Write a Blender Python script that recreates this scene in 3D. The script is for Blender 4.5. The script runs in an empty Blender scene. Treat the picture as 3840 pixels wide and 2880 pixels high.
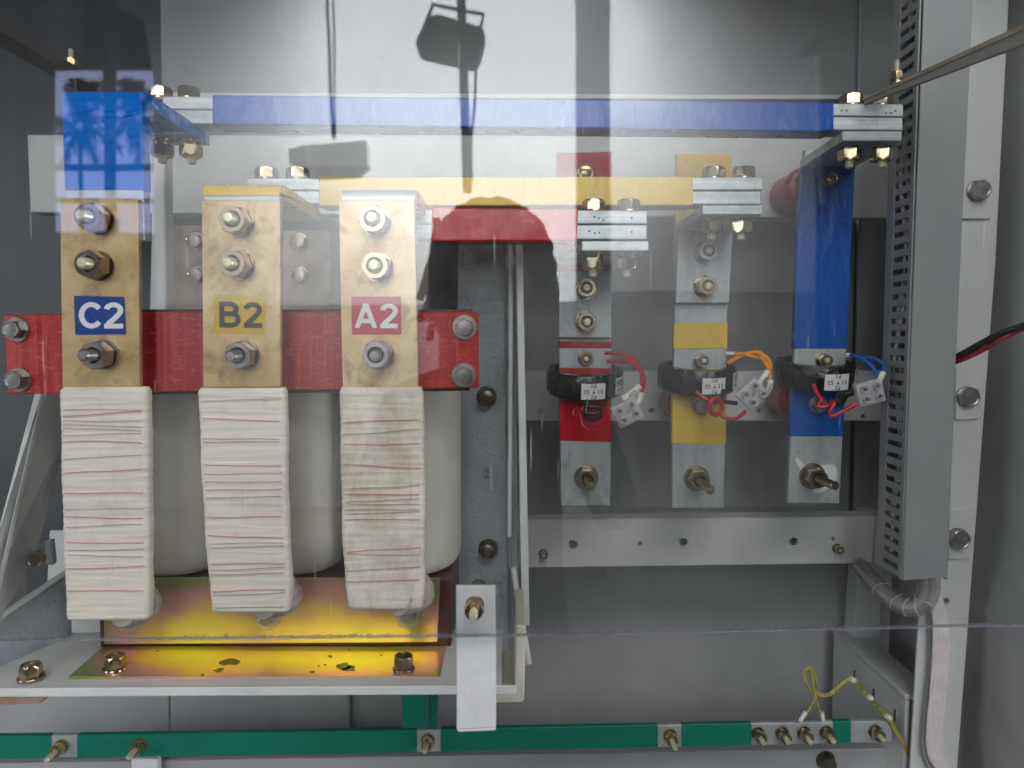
import bpy, bmesh, math, random
from mathutils import Vector, Matrix
random.seed(7)
SC = bpy.context.scene
COL = SC.collection
# ------------------------------------------------------------------ camera
F = 2700.0; TH = math.atan(0.06); CZ = 1.2
SN, CS = math.sin(TH), math.cos(TH)
cam_d = bpy.data.cameras.new('camera'); cam = bpy.data.objects.new('camera', cam_d); COL.objects.link(cam)
cam.location = (0, 0, CZ); cam.rotation_euler = (math.pi/2 - TH, 0, 0)
cam_d.sensor_width = 36; cam_d.lens = F/3840*36; cam_d.clip_start = 0.02; cam_d.clip_end = 60
cam_d.dof.use_dof = True; cam_d.dof.focus_distance = 0.68; cam_d.dof.aperture_fstop = 6
SC.camera = cam
# ------------------------------------------------------------------ world and lamps
w = bpy.data.worlds.new('World'); SC.world = w; w.use_nodes = True
bg = w.node_tree.nodes['Background']; bg.inputs[0].default_value = (0.82, 0.9, 1, 1); bg.inputs[1].default_value = 0.2
def area(name, loc, target, sx, sy, power, col=(1, 1, 1)):
    d = bpy.data.lights.new(name, 'AREA'); d.shape = 'RECTANGLE'; d.size = sx; d.size_y = sy; d.energy = power; d.color = col
    o = bpy.data.objects.new(name, d); COL.objects.link(o); o.location = loc
    o.rotation_euler = (Vector(target) - Vector(loc)).to_track_quat('-Z', 'Y').to_euler(); return o
area('overhead_fill', (0.30, -0.60, 2.35), (-0.05, 0.66, 1.0), 1.5, 0.5, 16, (1, 0.985, 0.96))  # unseen area lamp added overhead to light the cabinet from the front
area('right_fill', (2.3, -0.6, 1.0), (0.1, 0.8, 1.0), 0.6, 1.0, 27, (0.98, 0.98, 1))  # unseen lamp added to lift the lower right of the cabinet
area('left_fill', (-2.2, -0.6, 1.3), (0, 0.7, 1.0), 0.5, 1.1, 14, (0.93, 0.97, 1))  # unseen lamp added at left to brighten the front and lower parts
sd = bpy.data.lights.new('wall_fill_spot', 'SPOT'); sd.energy = 1950; sd.spot_size = math.radians(135); sd.spot_blend = 0.8  # unseen spot added to brighten the wall mirrored in the sheet
sd.shadow_soft_size = 0.12; sd.color = (0.97, 0.99, 1)
so = bpy.data.objects.new('wall_fill_spot', sd); COL.objects.link(so); so.location = (0.0, -2.85, 3.5)
so.rotation_euler = (Vector((-0.05, -4.02, 2.85)) - Vector(so.location)).to_track_quat('-Z', 'Y').to_euler()
SC.view_settings.view_transform = 'Standard'; SC.view_settings.look = 'None'
SC.view_settings.exposure = 0.0; SC.view_settings.gamma = 1
SC.cycles.max_bounces = 10; SC.cycles.transparent_max_bounces = 16; SC.cycles.use_denoising = True
SC.cycles.caustics_reflective = False; SC.cycles.caustics_refractive = False; SC.cycles.sample_clamp_indirect = 6
# ------------------------------------------------------------------ helpers
PANE = 0.49            # the acrylic sheet's plane
def P(px, py, D):      # point of the place seen at a pixel of the photograph, at distance D
    u = (px-1920)/F; v = -(py-1440)/F
    dy = CS + v*SN; dz = v*CS - SN; t = D/dy
    return Vector((u*t, D, CZ + dz*t))
def R(px, py, Dv):     # the same for a thing seen mirrored in the acrylic sheet
    p = P(px, py, Dv); p.y = 2*PANE - p.y; return p
def S(px, D): return px*D/F
def tag(o, label, cat, group=None, kind=None):
    if label: o['label'] = label
    if cat: o['category'] = cat
    if group: o['group'] = group
    if kind: o['kind'] = kind
    return o
def thing(name, label, cat, loc, group=None):
    o = bpy.data.objects.new(name, None); COL.objects.link(o); o.location = loc; o.empty_display_size = 0.01
    return tag(o, label, cat, group)
def wl(o):             # world location of an unrotated parent chain
    v = Vector((0, 0, 0))
    while o is not None: v = v + o.location; o = o.parent
    return v
def put(name, me, parent, loc=None, mat=None, rot=None):
    o = bpy.data.objects.new(name, me); COL.objects.link(o)
    loc = Vector((0, 0, 0)) if loc is None else Vector(loc)
    if parent is not None: o.parent = parent; loc = loc - wl(parent)
    o.location = loc
    if rot is not None: o.rotation_euler = rot
    if mat is not None and not me.materials: me.materials.append(mat)
    return o
def obj(name, bm, mat, parent=None, smooth=False, label=None):
    bmesh.ops.recalc_face_normals(bm, faces=bm.faces)
    me = bpy.data.meshes.new(name); bm.to_mesh(me); bm.free()
    if smooth:
        for p in me.polygons: p.use_smooth = True
        try: me.set_sharp_from_angle(angle=math.radians(38))
        except Exception: pass
    o = put(name, me, parent, None, mat)
    if label: o['label'] = label
    return o
def struct(name, bm, mat, **k):
    o = obj(name, bm, mat, None, **k); o['kind'] = 'structure'; return o
def bev(bm, w, seg=1, edges=None):
    if w > 0: bmesh.ops.bevel(bm, geom=edges or list(bm.edges), offset=w, segments=seg, affect='EDGES', profile=0.5, clamp_overlap=True)
    return bm
def prism(front, back, bevel=0.0, seg=1, bm=None):
    new = bm is None
    if new: bm = bmesh.new()
    a = [bm.verts.new(p) for p in front]; b = [bm.verts.new(p) for p in back]
    bm.faces.new(a); bm.faces.new(b[::-1]); n = len(a)
    for i in range(n): bm.faces.new((a[i], a[(i+1) % n], b[(i+1) % n], b[i]))
    if new:
        bmesh.ops.recalc_face_normals(bm, faces=bm.faces); bev(bm, bevel, seg)
    return bm
def poly(pts, D, thick, bevel=0.0, seg=1, bm=None):   # outline seen at pixels, at its own distance, with thickness going back
    f = [P(x, y, D) for x, y in pts]
    return prism(f, [p + Vector((0, thick, 0)) for p in f], bevel, seg, bm)
def box(x0, x1, y0, y1, z0, z1, bevel=0.0, seg=1, bm=None):
    return prism([Vector((x0, y0, z0)), Vector((x1, y0, z0)), Vector((x1, y0, z1)), Vector((x0, y0, z1))],
                 [Vector((x0, y1, z0)), Vector((x1, y1, z0)), Vector((x1, y1, z1)), Vector((x0, y1, z1))], bevel, seg, bm)
def spline(pts, n=8, closed=False):
    out = []; N = len(pts)
    g = (lambda i: pts[i % N]) if closed else (lambda i: pts[max(0, min(N-1, i))])
    for i in range(N if closed else N-1):
        a, b, c, d = g(i-1), g(i), g(i+1), g(i+2)
        for k in range(n):
            t = k/n; out.append(0.5*((2*b) + (c-a)*t + (2*a-5*b+4*c-d)*t*t + (3*b-a-3*c+d)*t**3))
    if not closed: out.append(pts[-1].copy())
    return out
def tube_bm(pts, rad, seg=10, closed=False, bm=None):
    bm = bm or bmesh.new(); rings = []; n = len(pts); up = None
    for i, p in enumerate(pts):
        t = (pts[(i+1) % n] - pts[i-1]) if closed else (pts[min(n-1, i+1)] - pts[max(0, i-1)])
        if t.length < 1e-9: t = Vector((0, 0, 1))
        t.normalize()
        if up is None: up = t.orthogonal().normalized()
        up = (up - t*up.dot(t)); up = up.normalized() if up.length > 1e-6 else t.orthogonal().normalized()
        s = t.cross(up); r = rad(i/max(1, n-1)) if callable(rad) else rad
        rings.append([bm.verts.new(p + (up*math.cos(2*math.pi*k/seg) + s*math.sin(2*math.pi*k/seg))*r) for k in range(seg)])
    for i in range(n if closed else n-1):
        a, b = rings[i], rings[(i+1) % n]
        for k in range(seg): bm.faces.new((a[k], a[(k+1) % seg], b[(k+1) % seg], b[k]))
    if not closed: bm.faces.new(rings[0][::-1]); bm.faces.new(rings[-1])
    return bm
def tube(name, pix, rpx, mat, parent, n=8, seg=10, r=None):
    pts = spline([P(*q) for q in pix], n)
    return obj(name, tube_bm(pts, r if r else S(rpx, pix[0][2]), seg), mat, parent, True)
def lathe(prof, seg=32, bm=None, close=True):        # profile of (radius, height): height runs along -y, towards the viewer
    bm = bm or bmesh.new(); rings = []
    for r, h in prof:
        rings.append([bm.verts.new((r*math.cos(2*math.pi*k/seg), -h, r*math.sin(2*math.pi*k/seg))) for k in range(seg)])
    for a, b in zip(rings, rings[1:]):
        for k in range(seg): bm.faces.new((a[k], a[(k+1) % seg], b[(k+1) % seg], b[k]))
    if close: bm.faces.new(rings[0][::-1]); bm.faces.new(rings[-1])
    return bm
def text_mesh(s, bold=0.0, extrude=0.0):
    c = bpy.data.curves.new('t', 'FONT'); c.body = s; c.align_x = 'CENTER'; c.align_y = 'CENTER'; c.offset = bold; c.extrude = extrude; c.resolution_u = 3; c.space_line = 0.85
    o = bpy.data.objects.new('t', c); COL.objects.link(o)
    dg = bpy.context.evaluated_depsgraph_get(); dg.update()
    me = bpy.data.meshes.new_from_object(o.evaluated_get(dg)); bpy.data.objects.remove(o); bpy.data.curves.remove(c)
    me.materials.clear(); return me
def fit_text(name, s, corners, D, mat, parent, bold=0.0, flip=False):
    me = text_mesh(s, bold); xs = [v.co.x for v in me.vertices]; ys = [v.co.y for v in me.vertices]
    x0, x1, y0, y1 = min(xs), max(xs), min(ys), max(ys); tl, tr, br, bl = [P(a, b, D) for a, b in corners]
    for v in me.vertices:
        s_ = (v.co.x-x0)/(x1-x0); t_ = (v.co.y-y0)/(y1-y0)
        if flip: s_, t_ = 1-s_, 1-t_
        v.co = bl*(1-s_)*(1-t_) + br*s_*(1-t_) + tl*(1-s_)*t_ + tr*s_*t_
    return put(name, me, parent, None, mat)
def strokes(name, word, corners, D, mat, parent):
    W = 0.185; arc = lambda cx, cy, rx, ry, a0, a1, n=18: [(cx+rx*math.cos(math.radians(a0+(a1-a0)*k/n)), cy+ry*math.sin(math.radians(a0+(a1-a0)*k/n))) for k in range(n+1)]
    G = {'C': (0.76, [arc(.43, .5, .335, .41, 38, 322)]),
         '2': (0.68, [arc(.35, .70, .24, .205, 172, -20)+[(.52, .54), (.36, .36), (.20, .22), (.13, .10)], [(.03, .0925), (.67, .0925)]]),
         'B': (0.78, [[(.10, 0), (.10, 1)], [(.10, .9075), (.42, .9075)]+arc(.42, .72, .19, .1875, 90, -90)+[(.10, .5325)], [(.10, .0925), (.45, .0925)]+arc(.45, .3125, .225, .22, -90, 90)]),
         'A': (0.86, [[(.10, 0), (.43, .99)], [(.76, 0), (.43, .99)], [(.2, .29), (.66, .29)]])}
    bm = bmesh.new(); x = 0; tot = sum(G[c][0] for c in word)+.07*(len(word)-1); tl, tr, br, bl = [P(a, b, D) for a, b in corners]; lay = 0
    for ch in word:
        w_, paths = G[ch]
        for pts in paths:
            vs = []; lay += 1
            for i, (px, py) in enumerate(pts):
                a, b = pts[max(0, i-1)], pts[min(len(pts)-1, i+1)]; dx, dy = b[0]-a[0], b[1]-a[1]; l = math.hypot(dx, dy); nx, ny = -dy/l*W/2, dx/l*W/2
                for sg in (1, -1):
                    s_, t_ = (x+px+nx*sg)/tot, min(1, max(0, py+ny*sg)); vs.append(bm.verts.new(bl*(1-s_)*(1-t_)+br*s_*(1-t_)+tl*(1-s_)*t_+tr*s_*t_+Vector((0, -.00002*lay, 0))))
            for i in range(len(pts)-1): bm.faces.new((vs[2*i], vs[2*i+1], vs[2*i+3], vs[2*i+2]))
        x += w_+.07
    return obj(name, bm, mat, parent)
# ------------------------------------------------------------------ materials
def mk(name):
    m = bpy.data.materials.new(name); m.use_nodes = True; nt = m.node_tree
    return m, nt, nt.nodes['Principled BSDF']
def mixc(nt, fac, a, b):
    n = nt.nodes.new('ShaderNodeMix'); n.data_type = 'RGBA'
    for i, v in ((0, fac), (6, a), (7, b)):
        if hasattr(v, 'links') or hasattr(v, 'is_linked'): nt.links.new(v, n.inputs[i])
        elif i == 0: n.inputs[0].default_value = v
        else: n.inputs[i].default_value = (*v, 1) if len(v) == 3 else v
    return n.outputs[2]
def ramp(nt, src, stops):
    n = nt.nodes.new('ShaderNodeValToRGB'); e = n.color_ramp.elements
    while len(e) > 1: e.remove(e[-1])
    for i, (p, c) in enumerate(stops):
        k = e[0] if i == 0 else e.new(p)
        k.position = p; k.color = (*c, 1) if len(c) == 3 else c
    nt.links.new(src, n.inputs[0]); return n.outputs[0]
def coords(nt, scale=(1, 1, 1), rot=(0, 0, 0), loc=(0, 0, 0)):
    t = nt.nodes.new('ShaderNodeTexCoord'); m = nt.nodes.new('ShaderNodeMapping')
    m.inputs['Scale'].default_value = scale; m.inputs['Rotation'].default_value = rot; m.inputs['Location'].default_value = loc
    nt.links.new(t.outputs['Object'], m.inputs[0]); return m.outputs[0]
def noise(nt, vec, scale, detail=4, rough=0.55, dist=0.0):
    n = nt.nodes.new('ShaderNodeTexNoise'); n.inputs['Scale'].default_value = scale; n.inputs['Detail'].default_value = detail
    n.inputs['Roughness'].default_value = rough; n.inputs['Distortion'].default_value = dist
    nt.links.new(vec, n.inputs['Vector']); return n.outputs['Fac']
def bump(nt, b, h, strength, dist=0.001):
    n = nt.nodes.new('ShaderNodeBump'); n.inputs['Strength'].default_value = strength; n.inputs['Distance'].default_value = dist
    nt.links.new(h, n.inputs['Height']); nt.links.new(n.outputs[0], b.inputs['Normal'])
def pbr(name, c1, c2=None, scale=40, rough=0.5, metal=0.0, bmp=0.0, bscale=900, stretch=(1, 1, 1), dirt=None, dscale=14, dlo=0.58, dhi=0.74, lo=0.35, hi=0.65, spec=0.5, bdist=0.0006, rvar=0.12):
    m, nt, b = mk(name); v = coords(nt, stretch); v0 = coords(nt)
    n = noise(nt, v, scale); c2 = c2 or tuple(x*0.88 for x in c1)
    col = ramp(nt, n, [(lo, c1), (hi, c2)])
    if dirt:
        d = ramp(nt, noise(nt, v0, dscale, 6, 0.65, 0.6), [(dlo, (0, 0, 0)), (dhi, (1, 1, 1))]); col = mixc(nt, d, col, dirt)
    nt.links.new(col, b.inputs['Base Color']); b.inputs['Metallic'].default_value = metal; b.inputs['Specular IOR Level'].default_value = spec
    mr = nt.nodes.new('ShaderNodeMapRange'); mr.inputs[3].default_value = max(0.03, rough-rvar); mr.inputs[4].default_value = min(1, rough+rvar)
    nt.links.new(n, mr.inputs[0]); nt.links.new(mr.outputs[0], b.inputs['Roughness'])
    if bmp: bump(nt, b, noise(nt, v, bscale, 3), bmp, bdist)
    return m
M = {}
M['paint'] = pbr('light_grey_paint', (0.60, 0.61, 0.60), (0.53, 0.54, 0.53), 9, 0.45, 0, 0.25, 700, dirt=(0.22, 0.215, 0.2), dscale=30, dlo=0.68, dhi=0.78)
M['back'] = pbr('grey_back_panel_paint', (0.37, 0.375, 0.375), (0.29, 0.295, 0.30), 4, 0.42, 0, 0.2, 500, (1, 1, 0.4), dirt=(0.22, 0.22, 0.215), dscale=5, dlo=0.5, dhi=0.85)
M['orange_peel'] = pbr('rough_grey_paint', (0.33, 0.36, 0.39), (0.26, 0.29, 0.32), 18, 0.28, 0, 0.9, 260, dirt=(0.12, 0.13, 0.14), dscale=22, dlo=0.62, dhi=0.72, bdist=0.0015)
M['white_paint'] = pbr('white_bracket_paint', (0.72, 0.73, 0.75), (0.66, 0.67, 0.69), 60, 0.42, 0, 0.5, 240)
M['rail_dull'] = pbr('dull_grey_paint', (0.42, 0.43, 0.42), (0.36, 0.37, 0.36), 9, 0.5, 0, 0.25, 700, dirt=(0.28, 0.28, 0.27), dscale=9, dlo=0.5, dhi=0.85); M['edge'] = pbr('chipped_white_edge_paint', (0.62, 0.64, 0.63), (0.55, 0.57, 0.56), 30, 0.5, 0, 0.4, 400, dirt=(0.08, 0.08, 0.08), dscale=260, dlo=0.7, dhi=0.73)
M['cream'] = pbr('cream_primer', (0.55, 0.53, 0.46), (0.5, 0.48, 0.41), 40, 0.5, 0, 0.3, 400)
M['dark'] = pbr('navy_shade', (0.022, 0.028, 0.038), (0.055, 0.058, 0.06), 4, 0.5, 0, 0.2, 200)  # near-black colour standing in for shade in open recesses
M['black'] = pbr('black_gap', (0.04, 0.04, 0.042), None, 30, 0.7)
M['alu'] = pbr('aluminium_bar', (0.62, 0.66, 0.68), (0.40, 0.43, 0.45), 26, 0.38, 0.55, 0.25, 120, (0.15, 1, 6), dirt=(0.3, 0.32, 0.33), dscale=45, dlo=0.5, dhi=0.8)
M['alu_v'] = pbr('scuffed_aluminium_strip', (0.50, 0.53, 0.54), (0.38, 0.41, 0.42), 22, 0.42, 0.45, 0.3, 300, (4, 1, 0.5), dirt=(0.2, 0.21, 0.21), dscale=55, dlo=0.55, dhi=0.85)
M['copper'] = pbr('tinned_brass_plate', (0.70, 0.54, 0.31), (0.52, 0.34, 0.15), 20, 0.36, 0.5, 0.25, 500, dirt=(0.20, 0.11, 0.05), dscale=42, dlo=0.50, dhi=0.80, lo=0.36, hi=0.66)
M['tan'] = pbr('dull_copper_plate', (0.40, 0.33, 0.25), (0.30, 0.23, 0.17), 30, 0.5, 0.2, 0.2, 500)
def zinc(name, stops, rough=0.17, metal=0.95, scale=70):
    m, nt, b = mk(name); n = noise(nt, coords(nt), scale, 3)
    nt.links.new(ramp(nt, n, stops), b.inputs['Base Color']); b.inputs['Metallic'].default_value = metal; b.inputs['Roughness'].default_value = rough
    bump(nt, b, noise(nt, coords(nt), 900, 2), 0.15, 0.0003); return m
M['zinc'] = zinc('zinc_plated_steel', [(0.3, (0.36, 0.32, 0.25)), (0.48, (0.45, 0.38, 0.24)), (0.6, (0.42, 0.30, 0.24)), (0.72, (0.34, 0.38, 0.27))])
M['zinc_yellow'] = zinc('yellow_zinc_plated_steel', [(0.3, (0.45, 0.36, 0.16)), (0.5, (0.55, 0.44, 0.24)), (0.68, (0.45, 0.31, 0.22))], 0.24)
M['steel'] = zinc('bare_steel', [(0.35, (0.46, 0.44, 0.42)), (0.65, (0.32, 0.30, 0.29))], 0.3)
M['dark_steel'] = zinc('dark_oiled_steel', [(0.35, (0.11, 0.10, 0.08)), (0.65, (0.2, 0.17, 0.12))], 0.35)
M['stud_tip'] = zinc('shiny_stud_end', [(0.35, (0.85, 0.72, 0.6)), (0.5, (0.75, 0.8, 0.5)), (0.65, (0.85, 0.65, 0.6))], 0.3, 0.6, 120)
def tape(name, c, c2=None, rough=0.28):
    return pbr(name, c, c2 or tuple(x*0.86 for x in c), 14, rough, 0, 0.55, 45, (1, 1, 0.5), bdist=0.003, rvar=0.10, dirt=tuple(min(1, x*0.8+0.03) for x in c), dscale=60, dlo=0.6, dhi=0.9)
M['blue'] = tape('blue_tape', (0.0, 0.07, 0.34), (0.0, 0.06, 0.30)); M['blue_gloss'] = pbr('crinkled_blue_tape', (0.0, 0.12, 0.50), (0.0, 0.10, 0.42), 14, 0.2, 0, 0.8, 38, (0.6, 1, 1.6), bdist=0.004)
M['yellow'] = tape('yellow_tape', (0.66, 0.45, 0.05), (0.62, 0.41, 0.045)); M['red'] = tape('red_tape', (0.42, 0.003, 0.012), (0.37, 0.003, 0.01), 0.25)
M['green'] = tape('green_tape', (0.0, 0.16, 0.10), (0.0, 0.14, 0.09), 0.35)
M['black_tape'] = pbr('black_insulating_tape', (0.008, 0.008, 0.009), (0.014, 0.014, 0.015), 60, 0.18, 0, 1.0, 120, bdist=0.003)
M['paper'] = pbr('white_label_paper', (0.75, 0.75, 0.76), (0.7, 0.7, 0.71), 50, 0.45); M['ink'] = pbr('black_ink', (0.012, 0.012, 0.014), None, 50, 0.5)
M['ink_grey'] = pbr('dark_grey_ink', (0.045, 0.05, 0.055), None, 50, 0.4)
M['label_blue'] = pbr('blue_label', (0.01, 0.05, 0.26), None, 50, 0.3); M['label_yellow'] = pbr('yellow_label', (0.58, 0.38, 0.035), None, 50, 0.3); M['label_red'] = pbr('red_label', (0.42, 0.02, 0.05), None, 50, 0.3)
M['insulator'] = pbr('red_epoxy_insulator', (0.30, 0.012, 0.014), None, 30, 0.3)
M['wire_red'] = pbr('red_wire', (0.42, 0.005, 0.03), None, 50, 0.25); M['wire_black'] = pbr('black_wire', (0.012, 0.012, 0.013), None, 50, 0.3)
M['wire_orange'] = pbr('orange_wire', (0.80, 0.30, 0.01), None, 50, 0.3); M['wire_blue'] = pbr('blue_wire', (0.015, 0.11, 0.36), None, 50, 0.35)
M['wire_white'] = pbr('white_cable', (0.72, 0.66, 0.66), (0.62, 0.56, 0.56), 60, 0.45); M['sleeve'] = pbr('white_marker_sleeve', (0.76, 0.74, 0.69), None, 60, 0.4)
M['core'] = pbr('dark_red_core_varnish', (0.075, 0.014, 0.011), (0.05, 0.011, 0.01), 50, 0.35, 0, 0.5, 200)
M['skin'] = pbr('brown_skin', (0.16, 0.08, 0.05), None, 20, 0.5); M['hair'] = pbr('black_hair', (0.01, 0.009, 0.008), None, 80, 0.8); M['cloth_dark'] = pbr('dark_navy_cloth', (0.014, 0.017, 0.028), None, 30, 0.9)
M['pvc'] = pbr('grey_pvc', (0.27, 0.275, 0.285), (0.25, 0.255, 0.265), 8, 0.45, 0, 0.2, 900)
M['room_wall'] = pbr('white_room_wall', (0.72, 0.73, 0.74), (0.62, 0.63, 0.64), 1.1, 0.9, 0, 0.1, 30); M['room_dado'] = pbr('dark_grey_dado_paint', (0.15, 0.15, 0.155), (0.10, 0.10, 0.10), 1.5, 0.9); M['room_grey'] = pbr('grey_room_wall', (0.30, 0.30, 0.31), (0.24, 0.24, 0.25), 1.1, 0.9); M['room_dark'] = pbr('dark_room_wall', (0.03, 0.03, 0.033), None, 2, 0.9); M['floor'] = pbr('concrete_floor', (0.09, 0.088, 0.085), (0.07, 0.07, 0.07), 3, 0.8)
M['bar_paint'] = pbr('brownish_grey_bar', (0.26, 0.25, 0.24), None, 30, 0.5); M['fixture'] = pbr('grey_fixture', (0.06, 0.056, 0.056), None, 10, 0.7)
def m_board():
    m, nt, b = mk('red_glass_mat_board'); v = coords(nt)
    n1 = noise(nt, coords(nt, (1, 1, 0.03)), 210, 3); n2 = noise(nt, coords(nt, (0.3, 1, 1)), 420, 3); n3 = noise(nt, v, 30, 4)
    c = ramp(nt, n1, [(0.45, (0.34, 0.006, 0.006)), (0.68, (0.48, 0.04, 0.035))]); f = ramp(nt, n2, [(0.56, (0, 0, 0)), (0.72, (0.55, 0.55, 0.55))])
    c = mixc(nt, f, c, (0.60, 0.16, 0.14)); nt.links.new(c, b.inputs['Base Color']); b.inputs['Roughness'].default_value = 0.38
    bump(nt, b, n1, 0.5, 0.0006); return m
M['board'] = m_board()
def m_cloth(dirty):
    m, nt, b = mk('woven_wrap_cloth'); v = coords(nt); big = noise(nt, v, 19, 5, 0.6); fine = noise(nt, coords(nt, (0.12, 0.12, 1)), 260, 4)
    c = ramp(nt, fine, [(0.3, (0.85, 0.79, 0.72)), (0.7, (0.75, 0.69, 0.61))]); d = ramp(nt, big, [(0.56 - dirty, (0, 0, 0)), (0.80 - dirty, (0.6, 0.6, 0.6))])
    c = mixc(nt, d, c, (0.40, 0.34, 0.28)); nt.links.new(c, b.inputs['Base Color']); b.inputs['Roughness'].default_value = 0.85; b.inputs['Specular IOR Level'].default_value = 0.2
    ed = ramp(nt, noise(nt, coords(nt, (1.6, 1, 1)), 34, 6, 0.7), [(0.55 - dirty*2.2, (0, 0, 0)), (0.75 - dirty*1.2, (0.55, 0.55, 0.55))])
    c = mixc(nt, ed, c, (0.42, 0.33, 0.26) if dirty else (0.58, 0.53, 0.46)); nt.links.new(c, b.inputs['Base Color'])
    bump(nt, b, fine, 0.6, 0.0008); return m
M['cloth'] = m_cloth(0.0); M['cloth_dirty'] = m_cloth(0.06)
M['stub'] = pbr('stained_grey_cloth', (0.50, 0.46, 0.40), (0.34, 0.30, 0.26), 45, 0.85, 0, 0.6, 300, (1, 1, 3)); M['coil'] = pbr('off_white_coil_insulation', (0.56, 0.54, 0.49), (0.46, 0.44, 0.40), 16, 0.8, 0, 0.2, 300)
M['thread_red'] = pbr('red_thread', (0.55, 0.16, 0.16), None, 50, 0.7); M['thread_brown'] = pbr('brown_thread', (0.36, 0.26, 0.21), None, 50, 0.7)
def m_gold():
    m, nt, b = mk('chromate_with_painted_reflection')
    t = nt.nodes.new('ShaderNodeTexCoord'); s = nt.nodes.new('ShaderNodeSeparateXYZ'); nt.links.new(t.outputs['Object'], s.inputs[0])
    def mth(op, a, bb=None):
        n = nt.nodes.new('ShaderNodeMath'); n.operation = op
        for i, x in enumerate((a, bb)):
            if x is None: continue
            if isinstance(x, (int, float)): n.inputs[i].default_value = x
            else: nt.links.new(x, n.inputs[i])
        return n.outputs[0]
    nz = noise(nt, coords(nt, (1, 1, 1.6)), 10, 4, 0.5, 0.3)
    # chromate tints plus reflected colour painted in: yellow middle, pinker top, greener ends
    dx = mth('ABSOLUTE', mth('ADD', s.outputs[0], 0.215)); hx = mth('MULTIPLY', mth('POWER', mth('DIVIDE', dx, 0.155), 4.0), 0.55)
    hz = mth('MULTIPLY', mth('MAXIMUM', mth('SUBTRACT', s.outputs[2], CZ-0.272), 0.0), 15.0)
    hy = mth('MULTIPLY', mth('MAXIMUM', mth('SUBTRACT', 0.640, s.outputs[1]), 0.0), 13.0)
    f = mth('ADD', mth('ADD', hx, mth('ADD', hz, hy)), mth('MULTIPLY', mth('SUBTRACT', nz, 0.47), 1.25))
    c = ramp(nt, f, [(0.0, (0.95, 0.84, 0.07)), (0.22, (0.95, 0.68, 0.10)), (0.42, (0.82, 0.44, 0.28)), (0.62, (0.66, 0.33, 0.30)), (0.8, (0.36, 0.33, 0.12)), (1.0, (0.24, 0.30, 0.09))])
    nt.links.new(c, b.inputs['Base Color']); b.inputs['Metallic'].default_value = 0.5; b.inputs['Roughness'].default_value = 0.28
    bump(nt, b, noise(nt, coords(nt, (0.2, 1, 1)), 700, 3), 0.15, 0.0004); return m
M['gold'] = m_gold()
M['stain'] = pbr('dark_oil', (0.03, 0.018, 0.012), None, 50, 0.25)
def m_pane(refl=0.078):
    m, nt, b = mk('clear_acrylic'); nt.nodes.remove(b); out = nt.nodes['Material Output']
    g = nt.nodes.new('ShaderNodeNewGeometry'); d = nt.nodes.new('ShaderNodeVectorMath'); d.operation = 'DOT_PRODUCT'
    nt.links.new(g.outputs['Incoming'], d.inputs[0]); nt.links.new(g.outputs['Normal'], d.inputs[1])
    def mth(op, a, bb=None):
        n = nt.nodes.new('ShaderNodeMath'); n.operation = op; n.use_clamp = op != 'ABSOLUTE' and op != 'POWER'
        for i, x in enumerate((a, bb)):
            if x is None: continue
            if isinstance(x, (int, float)): n.inputs[i].default_value = x
            else: nt.links.new(x, n.inputs[i])
        return n.outputs[0]
    f = mth('ADD', mth('MULTIPLY', mth('POWER', mth('SUBTRACT', 1.0, mth('ABSOLUTE', d.outputs['Value'])), 5.0), 0.9), refl)
    tr = nt.nodes.new('ShaderNodeBsdfTransparent'); tr.inputs[0].default_value = (0.985, 0.99, 0.985, 1); gl = nt.nodes.new('ShaderNodeBsdfGlossy'); gl.inputs['Roughness'].default_value = 0.0
    bn = nt.nodes.new('ShaderNodeBump'); bn.inputs['Strength'].default_value = 0.35; bn.inputs['Distance'].default_value = 0.0004
    nt.links.new(noise(nt, coords(nt), 7, 2, 0.4), bn.inputs['Height']); nt.links.new(bn.outputs[0], gl.inputs['Normal'])
    mx = nt.nodes.new('ShaderNodeMixShader'); nt.links.new(f, mx.inputs[0]); nt.links.new(tr.outputs[0], mx.inputs[1]); nt.links.new(gl.outputs[0], mx.inputs[2])
    # faint dust and hairline scratches that lie on the sheet
    df = nt.nodes.new('ShaderNodeBsdfDiffuse'); df.inputs[0].default_value = (0.7, 0.7, 0.7, 1)
    dn = ramp(nt, noise(nt, coords(nt), 1400, 2), [(0.74, (0, 0, 0)), (0.8, (0.5, 0.5, 0.5))]); sm = ramp(nt, noise(nt, coords(nt, (1, 1, 0.35)), 9, 5, 0.6, 1.5), [(0.5, (0.002,)*3), (0.78, (0.02,)*3)])
    sc = ramp(nt, noise(nt, coords(nt, (14, 1, 0.25), (0, 0.5, 0)), 60, 1), [(0.79, (0, 0, 0)), (0.81, (0.5, 0.5, 0.5))])
    fx = mth('ADD', mth('MAXIMUM', dn, sc), sm)
    m2 = nt.nodes.new('ShaderNodeMixShader'); nt.links.new(fx, m2.inputs[0]); nt.links.new(mx.outputs[0], m2.inputs[1]); nt.links.new(df.outputs[0], m2.inputs[2])
    nt.links.new(m2.outputs[0], out.inputs[0]); return m
M['pane'] = m_pane()
def m_clear(name, col, trans=0.6, rough=0.3):
    m, nt, b = mk(name); b.inputs['Base Color'].default_value = (*col, 1); b.inputs['Roughness'].default_value = rough
    b.inputs['Alpha'].default_value = trans; b.inputs['Subsurface Weight'].default_value = 0.0; return m
M['nylon'] = m_clear('milky_nylon', (0.60, 0.59, 0.63), 0.5); M['heatshrink'] = m_clear('clear_grey_sleeve', (0.30, 0.30, 0.31), 0.4, 0.15); M['cap'] = m_clear('clear_plastic_cap', (0.6, 0.6, 0.5), 0.25, 0.12)
M['sawn'] = m_clear('sawn_acrylic_edge', (0.24, 0.23, 0.31), 0.45, 0.35)
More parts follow.
